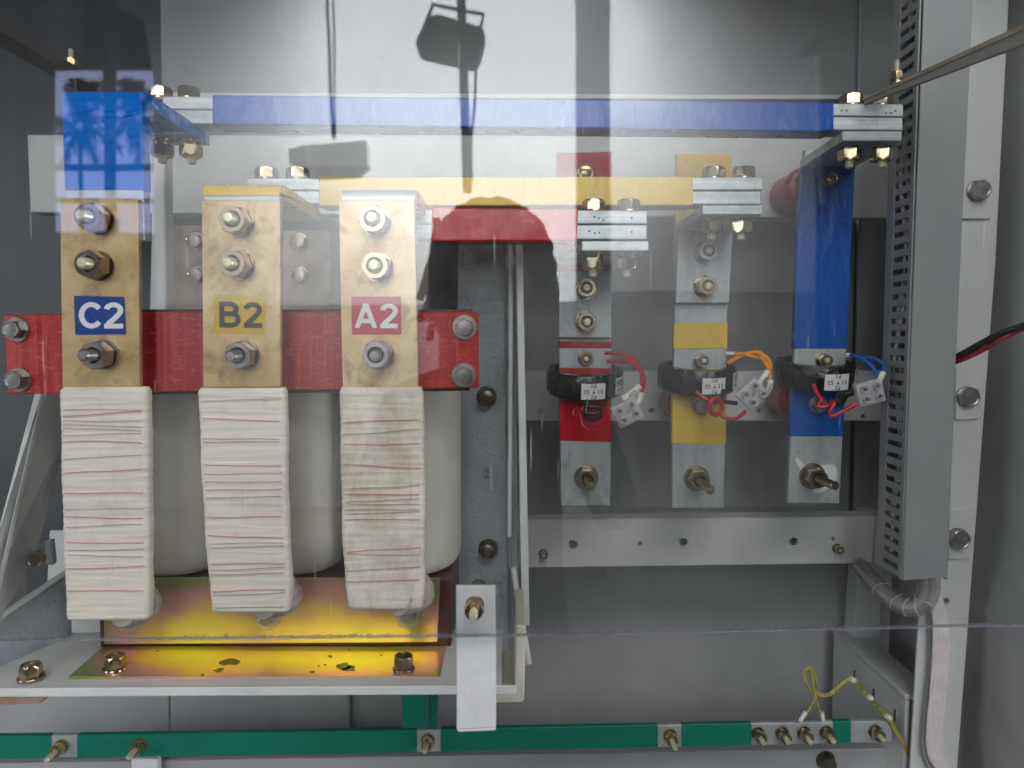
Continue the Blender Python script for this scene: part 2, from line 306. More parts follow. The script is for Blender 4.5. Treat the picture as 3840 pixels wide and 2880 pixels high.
def emit(name, col, s):
    m, nt, b = mk(name); b.inputs['Base Color'].default_value = (0, 0, 0, 1); b.inputs['Emission Color'].default_value = (*col, 1); b.inputs['Emission Strength'].default_value = s; return m
M['sky_pane'] = emit('daylight_in_window', (0.50, 0.56, 0.95), 2.5)
# ------------------------------------------------------------------ fasteners
_mc = {}
def cached(key, fn, mat, smooth=True):
    k = key + (mat.name,)
    if k not in _mc:
        bm = fn(); bmesh.ops.recalc_face_normals(bm, faces=bm.faces); me = bpy.data.meshes.new(key[0]); bm.to_mesh(me); bm.free()
        if smooth:
            for p in me.polygons: p.use_smooth = True
            me.set_sharp_from_angle(angle=math.radians(30))
        me.materials.append(mat); _mc[k] = me
    return _mc[k]
def hexnut(af, h, bore=0.0, dome=False):
    bm = bmesh.new(); seg = 48; ro = af/2/math.cos(math.pi/6)
    def hr(a): a = (a % (math.pi/3)) - math.pi/6; return af/2/math.cos(a)
    rings = []
    prof = [(None, 0, 0), (None, h*0.80, 0)]
    def ring(fn): rings.append([bm.verts.new(fn(2*math.pi*k/seg)) for k in range(seg)])
    def hexring(y, cham): 
        def f(a):
            r = min(hr(a), af/2*1.0 + (ro-af/2)*cham); return (r*math.cos(a), -y, r*math.sin(a))
        ring(f)
    hexring(0, 1.0); hexring(h*0.78, 1.0); hexring(h*0.93, 0.45); hexring(h, 0.0)
    def circ(r, y): ring(lambda a: (r*math.cos(a), -y, r*math.sin(a)))
    if bore > 0: circ(af*0.47, h); circ(bore*1.12, h); circ(bore, h*0.9); circ(bore, 0.0)
    else: circ(af*0.44, h); circ(af*0.40, h*0.93); circ(af*0.2, h*0.95 if not dome else h*1.05)
    for a, b in zip(rings, rings[1:]):
        for k in range(seg): bm.faces.new((a[k], a[(k+1) % seg], b[(k+1) % seg], b[k]))
    if bore <= 0: bm.faces.new(rings[-1])
    return bm
def washer_bm(r, h, hole): 
    return lathe([(hole, 0), (r, 0), (r, h*0.75), (r*0.97, h), (hole, h), (hole, 0)], 40, close=False)
def stud_bm(r, L):
    pr = []; p = 0.0013; n = max(3, int(L/p)); pr.append((r*0.86, 0))
    for i in range(n): y = L*i/n; pr += [(r*0.88, y+0.0001), (r, y+L/n*0.5)]
    pr += [(r*0.86, L), (r*0.72, L+r*0.2), (r*0.3, L+r*0.22)]
    return lathe(pr, 24)
def bolt(parent, px, py, D, r, kind='nut', L=0.02, mat='zinc', tip=None, wr=None, spin=None, name='bolt', txt=None, loc=None, rot=None, hh=None):
    """fastener with its axis towards the viewer: r = across-flats/2 in photo pixels at D"""
    a = S(r, D); base = P(px, py, D) if loc is None else Vector(loc); m = M[mat]
    e = bpy.data.objects.new(name, None); COL.objects.link(e); e.empty_display_size = 0.01; e.parent = parent; e.location = base - wl(parent)
    if rot is not None: e.rotation_euler = rot
    spin = random.uniform(0, 1) if spin is None else spin
    def sub(nm, me, y, sp=0.0, tilt=(0, 0)):
        o = bpy.data.objects.new(nm, me); COL.objects.link(o); o.parent = e; o.location = (0, -y, 0); o.rotation_euler = (tilt[0], sp, tilt[1]); return o
    W = S(wr, D) if wr else a*1.32; ra = round(a, 4); W = round(W, 4)
    sub('washer', cached(('washer', W), lambda: washer_bm(W, 0.0022, a*0.5), m), 0)
    if kind == 'nut':
        h = hh or a*1.35
        sub('spring_washer', cached(('spring_washer', ra), lambda: washer_bm(a*0.93, 0.0028, a*0.5), M['dark_steel']), 0.0022)
        sub('nut', cached(('nut', ra, round(h, 4)), lambda: hexnut(2*a, h, a*0.60), m), 0.005, spin)
        sub('stud', cached(('stud', ra, round(L, 3)), lambda: stud_bm(a*0.47, L), M[tip or 'stud_tip']), 0.0022, 0, (random.uniform(-.03, .03), random.uniform(-.03, .03)))
    else:
        h = hh or a*1.1
        sub('head', cached(('head', ra, round(h, 4), kind), lambda: hexnut(2*a, h, 0, kind == 'dome'), m), 0.0022, spin)
        if txt:
            me = cached(('mark', txt, ra), lambda: _tm(txt, a), m, False); sub('marking', me, 0.0022+h*0.95, random.uniform(-2, 2))
    return e
def _tm(txt, a):
    me = text_mesh(txt, 0.01, 0.05); bm = bmesh.new(); bm.from_mesh(me)
    w_ = max(v.co.x for v in bm.verts) - min(v.co.x for v in bm.verts); s = a*1.25/w_
    for v in bm.verts: x, y, z = v.co; v.co = (x*s, -z*a*0.5, y*s)
    bpy.data.meshes.remove(me); return bm
UP = (-math.pi/2, 0, 0); DOWN = (math.pi/2, 0, 0)     # fasteners standing up / hanging down
# ------------------------------------------------------------------ cabinet (setting)
def cut(o, holes):     # drill round holes straight through, then drop the drills
    for (px, py, D, r) in holes:
        c = bpy.data.objects.new('drill', None); bm = lathe([(S(r, D), -0.08), (S(r, D), 0.08)], 20)
        bmesh.ops.recalc_face_normals(bm, faces=bm.faces)
        me = bpy.data.meshes.new('drill'); bm.to_mesh(me); bm.free(); c = bpy.data.objects.new('drill', me); COL.objects.link(c); c.location = P(px, py, D)
        md = o.modifiers.new('b', 'BOOLEAN'); md.object = c; md.operation = 'DIFFERENCE'; md.solver = 'EXACT'
        dg = bpy.context.evaluated_depsgraph_get(); dg.update(); nm = bpy.data.meshes.new_from_object(o.evaluated_get(dg)); o.modifiers.clear(); o.data = nm
        bpy.data.objects.remove(c)
struct('cabinet_back_panel', poly([(600, -500), (3236, -500), (3208, 800), (3150, 3250), (640, 3250)], 1.02, 0.003), M['back'])
struct('cabinet_left_lower_panel', poly([(-700, 2380), (638, 2380), (640, 3300), (-700, 3300)], 1.02, 0.003), M['back'])
struct('left_shade_sheet', poly([(-700, -700), (590, -700), (630, 2400), (-700, 2400)], 1.04, 0.003), M['dark'])  # dark sheet painted in place of the shaded opening at left
struct('cabinet_right_inner_panel', poly([(3238, -600), (4300, -600), (4100, 3400), (3184, 3400)], 1.0, 0.003), M['back'])
struct('cabinet_panel_gap', poly([(3205, 800), (3238, 800), (3190, 3250), (3145, 3250)], 1.035, 0.003), M['black'])
struct('cabinet_side_wall', box(0.536, 0.545, 0.44, 1.01, 0.55, 1.95), M['back'])
struct('top_shade_panel', box(-0.9, 0.9, 0.52, 1.02, 1.70, 1.704), M['back'])  # unseen panel added to shade the upper back from the overhead lamp
struct('cabinet_floor', box(-0.9, 0.9, 0.5, 1.06, 0.55, 0.56), M['back'])
def rail(name, pts, D, label, holes=(), m='paint', th=0.004):
    o = obj(name, poly(pts, D, th, 0.0008), M[m]); tag(o, label, 'mounting rail', 'rails across the cabinet')
    if holes: cut(o, holes)
    # folded lips along the top and bottom
    a, b = P(*pts[0], D), P(*pts[1], D); c, d = P(*pts[3], D), P(*pts[2], D)
    lp = bmesh.new()
    for p, q, s in ((a, b, 1), (c, d, -1)):
        v = Vector((0, 0, 0.003*s)); g = Vector((0, th+0.0005, 0))
        prism([p+g, q+g, q+g-v, p+g-v], [p+Vector((0, 0.03, 0)), q+Vector((0, 0.03, 0)), q+Vector((0, 0.03, 0))-v, p+Vector((0, 0.03, 0))-v], bm=lp)
    bk = [P(x, y, D+.031) for x, y in pts]; prism(bk, [p+Vector((0, .002, 0)) for p in bk], bm=lp)  # unseen rear sheet added so that the drilled holes stay dark
    obj('lip', lp, M[m], o); return o
r1 = rail('mounting_rail', [(104, 506), (3345, 512), (3340, 818), (115, 796)], 0.88, 'wide pale grey rail behind the yellow horizontal bar', m='rail_dull')
r2 = rail('mounting_rail', [(1900, 1392), (3400, 1392), (3390, 1578), (1900, 1578)], 0.90, 'grey drilled rail right behind the three black rings', [(2030, 1540, .9, 9), (2443, 1538, .9, 9), (2845, 1538, .9, 9), (3236, 1562, .9, 9)])
r3 = rail('mounting_rail', [(1900, 1953), (3282, 1937), (3272, 2112), (1900, 2130)], 0.88, 'pale grey rail with big round holes below the strips', [(2149, 2042, .88, 17), (2399, 2038, .88, 8), (2562, 2033, .88, 16), (2977, 2030, .88, 16), (3124, 2020, .88, 8)])
obj('end_return', poly([(3283, 1937), (3345, 1937), (3335, 2110), (3273, 2112)], 0.885, 0.05, 0.0006), M['paint'], r3)
bolt(r3, 2037, 2075, 0.88, 14, 'nut', 0.010, 'zinc_yellow', name='screw'); bolt(r3, 3137, 2055, 0.88, 14, 'nut', 0.010, 'zinc_yellow', name='screw')
r4 = rail('mounting_rail', [(-150, 2866), (3330, 2806), (3330, 3060), (-150, 3060)], 0.84, 'grey rail right under the green earth bar', m='back')
bolt(r4, 3095, 2850, 0.84, 28, 'head', mat='dark_steel')
r5 = rail('mounting_rail', [(330, 346), (3300, 356), (3300, 372), (330, 366)], 0.93, 'thin pale lip just above the blue horizontal bar', m='edge')
r6_ = lambda: rail('mounting_rail', [(-100, 40), (3500, 20), (3500, 60), (-100, 75)], 0.95, 'faint grey rail along the top edge of the cabinet', m='back')
# left depth bars that carry the top cover
def depth_bar(x0, x1, ylo, yhi, ztop, h, label, bx, by):
    o = thing('support_bar', label, 'support bar', (x0, ylo, ztop-h), 'flat bars running from front to back at the top')
    obj('bar', box(x0, x1, ylo, yhi, ztop-h, ztop, 0.0006), M['fixture'], o)
    bolt(o, 0, 0, 0.8, 18, 'nut', 0.02, 'zinc_yellow', loc=(bx, by, ztop), rot=UP); return o
depth_bar(-0.497, -0.472, 0.50, 0.85, CZ+0.297, 0.012, 'dark flat bar running back from the upper left corner', -0.484, 0.81)
o = thing('support_bar', 'brownish grey flat bar slanting in front of the duct at upper right', 'support bar', P(3239, 373, .70), 'flat bars running from front to back at the top')
a, b = P(3239, 369, .70), P(4020, 10, .505); hv_ = Vector((0, 0, -.016)); ov_ = Vector((.004, 0, 0))
obj('bar', prism([a, b, b+hv_, a+hv_*.35], [a+ov_, b+ov_, b+hv_+ov_, a+hv_*.35+ov_], .0004), M['bar_paint'], o)
obj('top_strip', prism([a+Vector((-.001, 0, .0006)), b+Vector((-.001, 0, .0006)), b+Vector((-.001, 0, -.004)), a+Vector((-.001, 0, -.002))], [a+Vector((.0045, 0, .0006)), b+Vector((.0045, 0, .0006)), b+Vector((.0045, 0, -.004)), a+Vector((.0045, 0, -.002))]), M['tan'], o)
bolt(o, 0, 0, 0.8, 16, 'nut', 0.02, 'zinc_yellow', loc=P(3362, 318, .68), rot=UP)
# right corner post with its bolted plates
post = thing('corner_post', 'pale grey steel post right of the slotted duct', 'post', P(3500, 2880, 0.79))
up_ = obj('upright', poly([(3590, -150), (3792, -150), (3733, 1000), (3589, 2900), (3575, 3050), (3405, 3050)], 0.785, 0.004, 0.0008), M['paint'], post)
for (c, bx, by) in (([(3600, 632), (3716, 632), (3726, 642), (3724, 806), (3712, 820), (3600, 820)], 3662, 716),
                    ([(3585, 1382), (3680, 1388), (3683, 1400), (3676, 1560), (3665, 1572), (3585, 1574)], 3622, 1487),
                    ([(3560, 1921), (3645, 1919), (3656, 1930), (3641, 2082), (3628, 2095), (3560, 2097)], 3587, 2017)):
    f = obj('joint_plate', poly(c, 0.781, 0.0036, 0.0008, 2), M['paint'], post); bolt(post, bx, by, 0.781, 34, 'head', mat='steel', txt='8.8', wr=39, hh=0.007)
cut(up_, [(3548, 2254, 0.785, 13)])
cb = thing('corner_beam', 'grey beam running back at the lower right corner', 'beam', (0.45, 0.8, CZ-0.52))
obj('top_face', box(0.45, 0.489, 0.80, 0.99, CZ-0.410, CZ-0.404, 0.001), M['paint'], cb)
o_ = obj('side_face', box(0.4505, 0.455, 0.80, 0.985, CZ-0.58, CZ-0.4105, 0.0006), M['paint'], cb)
for i, (a_, b_) in enumerate(((3218, 2530), (3283, 2595), (3355, 2665))):
    obj('cable_tie_slot', box(0.4492, 0.4507, 0.80+0.05*i+0.02, 0.803+0.05*i+0.02, CZ-0.447, CZ-0.432, 0.0006), M['black'], cb)
cp2 = obj('rear_corner_post', poly([(3225, 2040), (3310, 2040), (3300, 2432), (3200, 2432)], 0.96, 0.03, 0.001), M['paint']); tag(cp2, 'short grey post behind the braided grey conduit', 'post')
# ------------------------------------------------------------------ slotted wiring duct
duct = thing('wiring_duct', 'tall grey slotted wiring duct on the right', 'cable duct', (0.4, 0.72, CZ-0.25))
tp, bt = P(3470, -150, 0.72), P(3386, 2178, 0.72); X0 = 0.3985
obj('cover', prism([tp, P(3656, -150, 0.72), P(3547, 2166, 0.72), bt], [p+Vector((0, 0.0022, 0)) for p in (tp, P(3656, -150, 0.72), P(3547, 2166, 0.72), bt)], 0.0006), M['pvc'], duct)
obj('cover_lip', box(X0-0.0012, X0+0.0006, 0.7225, 0.7295, bt.z, tp.z, 0.0004), M['pvc'], duct)
obj('side_base', box(X0, X0+0.0018, 0.7605, 0.775, bt.z, tp.z, 0.0003), M['pvc'], duct)
obj('back', box(X0+0.002, 0.443, 0.773, 0.775, bt.z, tp.z), M['pvc'], duct); obj('far_side', box(0.4432, 0.445, 0.7225, 0.775, bt.z, tp.z), M['pvc'], duct)
z = bt.z; pitch = 0.0127; fm = None
while z < tp.z:
    if fm is None:
        bm = box(-0.0, 0.0018, 0.7295, 0.7605, 0, 0.0076, 0.0016, 3, ); fm = bpy.data.meshes.new('finger'); bm.to_mesh(fm); bm.free(); fm.materials.append(M['pvc'])
    put('finger', fm, duct, (X0, 0, z)); z += pitch
for i, (c, dx, dy) in enumerate((('wire_black', .008, .745), ('pvc', .014, .752), ('wire_black', .02, .742), ('cream', .012, .758), ('wire_white', .009, .756), ('wire_black', .026, .75))):
    pts = [Vector((X0+dx+0.004*math.sin(k*1.7+i), dy+0.004*math.cos(k*1.3+i*2), bt.z+0.02+k*0.05)) for k in range(16)]
    tag(obj('cable', tube_bm(spline(pts, 5), 0.0022, 7), M[c], None, True), ['black cable inside the duct nearest its slots', 'grey cable inside the slotted duct', 'second black cable inside the slotted duct', 'cream cable at the back of the duct', 'white cable inside the slotted duct', 'black cable deepest inside the slotted duct'][i], 'cable', 'cables inside the duct')
# ------------------------------------------------------------------ steel frame that carries the reactor
fr = thing('steel_frame', 'grey welded steel frame with white chipped edges around the coils', 'frame', P(1900, 2600, 0.6))
obj('rear_upright', poly([(1722, 780), (1893, 780), (1908, 2560), (1690, 2560)], 0.78, 0.006, 0.001), M['orange_peel'], fr)
bolt(fr, 1825, 1486, 0.78, 30, 'dome', mat='dark_steel', txt='5.8', wr=38); bolt(fr, 1831, 2056, 0.78, 30, 'dome', mat='dark_steel', wr=37); bolt(fr, 1795, 2200, 0.78, 28, 'dome', mat='dark_steel', wr=30)
obj('flange', prism([P(1932, 780, .735), P(1958, 780, .735), P(1986, 2345, .735), P(1956, 2345, .735)], [P(1930, 780, .78), P(1955, 780, .78), P(1981, 2345, .78), P(1953, 2345, .78)], 0.0008), M['edge'], fr)
obj('inner_flange', poly([(1903, 780), (1926, 780), (1950, 2345), (1918, 2345)], 0.76, 0.02, 0.0008), M['orange_peel'], fr)
tube('weld_rod', [(1914, 790, .745), (1915, 1200, .745), (1912, 1700, .745), (1910, 2010, .745)], 9, M['paint'], fr, 4)
tube('weld_rod', [(1925, 2130, .742), (1942, 2240, .742), (1957, 2345, .74), (1972, 2420, .735), (1982, 2490, .73)], 13, M['paint'], fr, 4)
obj('corner_angle', poly([(1937, 2345), (1972, 2345), (1966, 2628), (1955, 2636), (1845, 2638), (1845, 2610), (1928, 2604)], 0.60, 0.09, 0.0012), M['cream'], fr)
sh = thing('shelf', 'grey steel shelf with a white front edge below the coils', 'shelf', P(900, 2590, 0.5875))
obj('plate', poly([(-200, 2588), (1880, 2574), (1880, 2590), (-200, 2604)], 0.5885, 0.12, 0.0008), M['paint'], sh)
obj('front_edge', poly([(-200, 2584), (1936, 2571), (1936, 2605), (-200, 2616)], 0.5865, 0.0018, 0.0007), M['edge'], sh)
zt = P(900, 2582, 0.5885).z
bolt(sh, 0, 0, 0.63, 33, 'head', hh=0.0105, mat='zinc', loc=Vector((P(110, 2520, 0.605).x, 0.607, zt)), rot=UP, txt='8.8', wr=46)
tag(obj('rusty_plate', poly([(-150, 2618), (175, 2612), (150, 2640), (-150, 2650)], 0.60, 0.04, 0.001), pbr('rusty_grey', (0.4, 0.36, 0.33), (0.3, 0.14, 0.08), 40, 0.6), None), 'rust stained plate end under the left of the shelf', 'plate')
# left side gusset and brace
br = thing('side_brace', 'slanting grey brace with a white edge left of the C2 coil', 'brace', P(0, 2300, 0.6))
obj('white_edge', prism([P(132, 1465, .70), P(160, 1465, .70), P(4, 2130, .60), P(-60, 2400, .58), P(-95, 2400, .58), P(-30, 2080, .60)], [p+Vector((0, .006, 0)) for p in (P(132, 1465, .70), P(160, 1465, .70), P(4, 2130, .60), P(-60, 2400, .58), P(-95, 2400, .58), P(-30, 2080, .60))], 0.0006), M['edge'], br)
obj('web', prism([P(160, 1465, .705), P(235, 1465, .74), P(232, 1660, .73), P(185, 1860, .72), P(88, 2230, .70), P(-40, 2420, .66), P(-60, 2380, .59), P(3, 2130, .605)], [p+Vector((0.0, .004, 0)) for p in (P(160, 1465, .705), P(235, 1465, .74), P(232, 1660, .73), P(185, 1860, .72), P(88, 2230, .70), P(-40, 2420, .66), P(-60, 2380, .59), P(3, 2130, .605))]), M['paint'], br)
dr = thing('depth_rail', 'grey steel rail running back below the brace at lower left', 'rail', P(100, 2400, 0.6))
a, b = P(-200, 2445, .592), P(262, 2138, .70)
obj('web', prism([a, a+Vector((0, 0, -.065)), b+Vector((0, 0, -.065)), b], [p+Vector((-.004, 0.001, 0)) for p in (a, a+Vector((0, 0, -.065)), b+Vector((0, 0, -.065)), b)], 0.0004), M['orange_peel'], dr)
obj('top_edge', tube_bm([a, b], 0.0030, 8), M['edge'], dr, True)
rp = obj('rear_plate', poly([(185, 1990), (420, 1990), (420, 2420), (150, 2420), (175, 2200)], 0.80, 0.004, 0.001), M['paint']); tag(rp, 'grey plate behind the brown domed bolt at the left', 'plate')
bolt(rp, 146, 2090, 0.70, 24, 'dome', mat='zinc_yellow', wr=28); obj('clip', poly([(165, 2030), (198, 2020), (206, 2110), (196, 2120), (170, 2118)], 0.72, 0.004, 0.001), M['orange_peel'], rp)
# ------------------------------------------------------------------ rear details seen between the terminal plates
vp = obj('upright_angle', poly([(574, 560), (617, 560), (622, 1170), (560, 1170)], 0.80, 0.02, 0.0015), M['paint']); tag(vp, 'pale grey upright angle between the C2 and B2 plates', 'post')
for (c, hs, lab) in (([(632, 843), (850, 848), (850, 1170), (640, 1170)], ((737, 905), (742, 1032)), 'dull copper plate with two bolts behind the B2 plate, left part showing'),
                     ([(1040, 866), (1238, 866), (1242, 1170), (1045, 1170)], ((1123, 905), (1126, 1033)), 'dull copper plate with two bolts between the B2 and A2 plates')):
    t = thing('rear_terminal_plate', lab, 'terminal plate', P(*c[3], 0.84), 'rear copper plates')
    obj('plate', poly(c, 0.84, 0.006, 0.0006), M['tan'], t)
    for (x, y) in hs: bolt(t, x, y, 0.84, 26, 'head', mat='zinc', txt='5.8', wr=34)
t = thing('rear_terminal_plate', 'dull copper plate edge right of the A2 plate', 'terminal plate', P(1580, 1170, 0.84), 'rear copper plates')
obj('plate', poly([(1500, 890), (1608, 890), (1608, 1170), (1500, 1170)], 0.84, 0.006, 0.0006), M['tan'], t)
tag(obj('gap_shade_sheet', poly([(1610, 885), (1722, 885), (1722, 1180), (1612, 1180)], 0.83, 0.02, 0.0006), M['dark']), 'dark shade sheet for the gap right of the A2 plate', 'shade sheet')  # dark sheet put where there is only a shaded gap
# ------------------------------------------------------------------ red insulating board
bd = thing('insulating_board', 'long red insulating board running behind the three terminal plates', 'board', P(20, 1480, 0.63))
obj('front_board', poly([(13, 1182), (500, 1171), (1787, 1170), (1793, 1176), (1795, 1450), (1790, 1455), (1100, 1463), (29, 1479)], 0.632, 0.011, 0.0009), M['board'], bd)
obj('rear_board', poly([(500, 1160), (1770, 1160), (1760, 1466), (500, 1480)], 0.6435, 0.008, 0.0006), M['core'], bd)
for (x, y) in ((67, 1236), (75, 1424), (1743, 1227), (1740, 1406)): bolt(bd, x, y, 0.632, 30, 'head', mat='steel', wr=46, txt='A2-70', hh=0.008)
# ------------------------------------------------------------------ coils, wrapped leads, terminal plates
LE = [([(219, 1452), (222, 1650), (229, 1950), (239, 2200), (243, 2320)], [(548, 1458), (550, 1650), (554, 1950), (556, 2200), (550, 2318)], 2333, 'C2', -0.340),
      ([(738, 1455), (752, 1800), (764, 2000), (784, 2230), (790, 2285)], [(1067, 1455), (1070, 1800), (1075, 1980), (1088, 2200), (1080, 2290)], 2304, 'B2', -0.2244),
      ([(1270, 1452), (1274, 1700), (1280, 2000), (1292, 2200), (1302, 2265)], [(1583, 1450), (1590, 1750), (1591, 2000), (1590, 2200), (1580, 2268)], 2292, 'A2', -0.110)]
def lerp_at(L, y):
    for (x0, y0), (x1, y1) in zip(L, L[1:]):
        if y <= y1: return x0 + (x1-x0)*max(0, (y-y0))/(y1-y0)
    return L[-1][0]
def rrect(x0, x1, y0, y1, r, n=4, side=6):
    out = []
    def corner(cx, cy, a0):
        for k in range(n+1): a = a0 + k*math.pi/2/n; out.append((cx+r*math.cos(a), cy+r*math.sin(a)))
    corner(x1-r, y0+r, -math.pi/2); corner(x1-r, y1-r, 0); corner(x0+r, y1-r, math.pi/2); corner(x0+r, y0+r, math.pi)
    for k in range(1, 8): out.append((x0+r+(x1-x0-2*r)*k/8, y0))
    return out
def lead(LL, RR, ybot, seed, mat, parent):
    rnd = random.Random(seed); ytop = LL[0][1]; D0, T = 0.597, 0.013; bm = bmesh.new(); N = 230; rings = []
    cuts = []; y = ytop
    while y < ybot+40: cuts.append((y, rnd.uniform(-11, 7), rnd.uniform(0.5, 1.1), rnd.uniform(0, 6), rnd.uniform(0.4, 2.6))); y += rnd.uniform(8, 30)
    cz = [P(0, c[0], D0).z for c in cuts]
    for i in range(N+1):
        py = ytop + (ybot-ytop)*i/N; e = 0.0
        tpx = min(1.0, (py-ytop)/16.0); bpx = min(1.0, (ybot-py)/18.0); sh_ = math.sqrt(max(0, 1-(1-min(tpx, 1))**2))*0.35+0.65; sb = math.sqrt(max(0.0, 1-(1-bpx)**2)); s = min(sh_, 0.9+0.1*sb)
        xl = P(lerp_at(LL, py), py, D0).x; xr = P(lerp_at(RR, py), py, D0).x; zz = P(0, py, D0).z; mid = (xl+xr)/2; hw = (xr-xl)/2
        s2 = 1 - (1-sb)*0.12 - (1-tpx)*0.04; yi = (1-min(sb, 1))*0.006 + (1-tpx)*0.003
        loop = rrect(mid-hw*s2, mid+hw*s2, D0+yi, D0+T-yi*0.5, 0.0038)
        vs = []
        for (x, yy) in loop:
            # overlapping turns: a saw-tooth of cloth thickness, every turn with its own slope and waviness
            u = (x-mid)/hw; best = 0.0
            for (c0, sl, am, ph, wv) in cuts:
                d = py - (c0 + sl*u + wv*math.sin(u*3+ph))
                if 0 <= d: best = (d, am)
                else: break
            d, am = best if best != 0.0 else (0, 0.6)
            off = 0.00027*am*math.exp(-d/7.0) + 0.00015*math.sin(d*0.16+am*9) + 0.0003*math.sin(py*0.021+seed+u*1.3)
            dx, dy = (x-mid)/hw, (yy-(D0+T/2))/(T/2); l = math.hypot(dx, dy) or 1
            vs.append(bm.verts.new((x+dx/l*off, yy+dy/l*off*1.4, zz)))
        rings.append(vs)
    # loop order: close ring by angle
    n = len(rings[0]); cen = [(math.atan2(v.co.y-(D0+T/2), (v.co.x-(rings[40][0].co.x+rings[40][9].co.x)/2))) for v in rings[40]]
    c = rings[40]; mx = sum(v.co.x for v in c)/n; my = D0+T/2
    order = sorted(range(n), key=lambda k: math.atan2((c[k].co.y-my)/T, (c[k].co.x-mx)/0.07))
    for a_, b_ in zip(rings, rings[1:]):
        for k in range(n):
            i0, i1 = order[k], order[(k+1) % n]; bm.faces.new((a_[i0], a_[i1], b_[i1], b_[i0]))
    bm.faces.new([rings[0][k] for k in order]); bm.faces.new([rings[-1][k] for k in order][::-1])
    o = obj('wrapped_lead', bm, mat, parent, True)
    # stitch lines along the tape edge
    for nm, mt, step in (('red_stitching', M['thread_red'], 2), ('brown_stitching', M['thread_brown'], 1)):
        tb = bmesh.new(); k = 0; idx = [i for i in range(1, len(cuts)-1) if (i % 5 == 0) == (step == 2) and (step == 2 or rnd.random() < 0.28)]
        for i in idx:
            c0, sl, am, ph, wv = cuts[i]; pts = []
            for q in range(15):
                u = -1+2*q/14; py = c0 + sl*u + wv*math.sin(u*3+ph) + 3
                if py > ybot-24: continue
                x = P(lerp_at(LL, py), py, D0).x*(1-(u+1)/2) + P(lerp_at(RR, py), py, D0).x*(u+1)/2
                yy = D0 - 0.0011 + (0.0045 if abs(u) > 0.99 else (0.0012 if abs(u) > 0.86 else 0)); pts.append(Vector((x, yy, P(0, py, D0).z)))
            if len(pts) > 3: tube_bm(pts, 0.00038 if step == 2 else 0.0003, 4, bm=tb)
        obj(nm, tb, mt, o)
    return o
for i, (LL, RR, yb, nm, xc) in enumerate(LE):
    lab = {'C2': 'white cloth wrapped coil below the blue C2 sticker', 'B2': 'white cloth wrapped coil below the yellow B2 sticker', 'A2': 'white cloth wrapped coil with brown stains below the red A2 sticker'}[nm]
    t = thing('coil', lab, 'coil', (xc, 0.745, CZ-0.224), 'coils of the reactor')
    bm = bmesh.new(); rings = []
    for (zz, s) in ((-0.040, 0.93), (-0.044, 0.985), (-0.05, 1), (-0.13, 1.0), (-0.214, 1), (-0.2205, 0.985), (-0.224, 0.94)):
        rings.append([bm.verts.new((xc + 0.0565*s*math.copysign(abs(math.cos(a_))**0.8, math.cos(a_)), 0.742+0.072*s*math.copysign(abs(math.sin(a_))**0.9, math.sin(a_)), CZ+zz)) for a_ in [2*math.pi*k/48 for k in range(48)]])
    for a_, b_ in zip(rings, rings[1:]):
        for k in range(48): bm.faces.new((a_[k], a_[(k+1) % 48], b_[(k+1) % 48], b_[k]))
    bm.faces.new(rings[0]); bm.faces.new(rings[-1][::-1])
    obj('winding', bm, M['coil'], t, True)
    lead(LL, RR, yb, 3+i*7, M['cloth'] if nm != 'A2' else M['cloth_dirty'], t)
    xr = RR[-1][0]; pts = spline([P(xr-90, yb-58, .606), P(xr-30, yb-64, .622), P(xr-14, yb-78, .645), P(xr-40, yb-135, .70)], 14)
    obj('lead_stub', tube_bm(pts, lambda q: 0.0168*(1-0.2*q) + 0.0007*math.sin(q*110), 16), M['stub'], t, True)
PL = [('C2', [(225, 742), (517, 745), (519, 900), (524, 1452), (234, 1452), (227, 950)], [(277, 1109), (466, 1113), (472, 1254), (282, 1256)], [(294, 1132), (462, 1134), (463, 1232), (296, 1232)], 'label_blue', 'paper',
       ((376, 825), (376, 998), (393, 1331))),
      ('B2', [(757, 750), (1051, 752), (1053, 1100), (1052, 1452), (762, 1452), (759, 1000)], [(803, 1105), (995, 1113), (993, 1254), (803, 1249)], [(821, 1130), (982, 1133), (984, 1230), (822, 1228)], 'label_yellow', 'ink_grey',
       ((901, 835), (901, 996), (920, 1331))),
      ('A2', [(1270, 752), (1553, 751), (1560, 1000), (1568, 1452), (1286, 1452), (1275, 1000)], [(1317, 1112), (1503, 1112), (1506, 1255), (1320, 1255)], [(1328, 1137), (1492, 1138), (1492, 1231), (1329, 1231)], 'label_red', 'paper',
       ((1412, 833), (1421, 1004), (1424, 1329)))]
for (nm, c, st, tx, lm, tm, bl) in PL:
    t = thing('terminal_plate', f"brass coloured plate with the {dict(C2='blue', B2='yellow', A2='red')[nm]} {nm} sticker", 'terminal plate', P(c[4][0], c[4][1], 0.6), 'front terminal plates')
    obj('plate', poly(c, 0.600, 0.0055, 0.0007, 2), M['copper'], t)
    s = obj('sticker', poly(st, 0.5996, 0.0003), M[lm], t); strokes('lettering', nm, tx, 0.5993, M[tm], s)
    for k, (x, y) in enumerate(bl): bolt(t, x, y, 0.600, 46, 'nut', (0.024, 0.024, 0.030 if nm != 'A2' else 0.022)[k] - (0.003 if nm == 'A2' else 0), 'steel' if k == 2 else 'zinc', wr=56, tip='steel' if k == 2 else 'stud_tip')
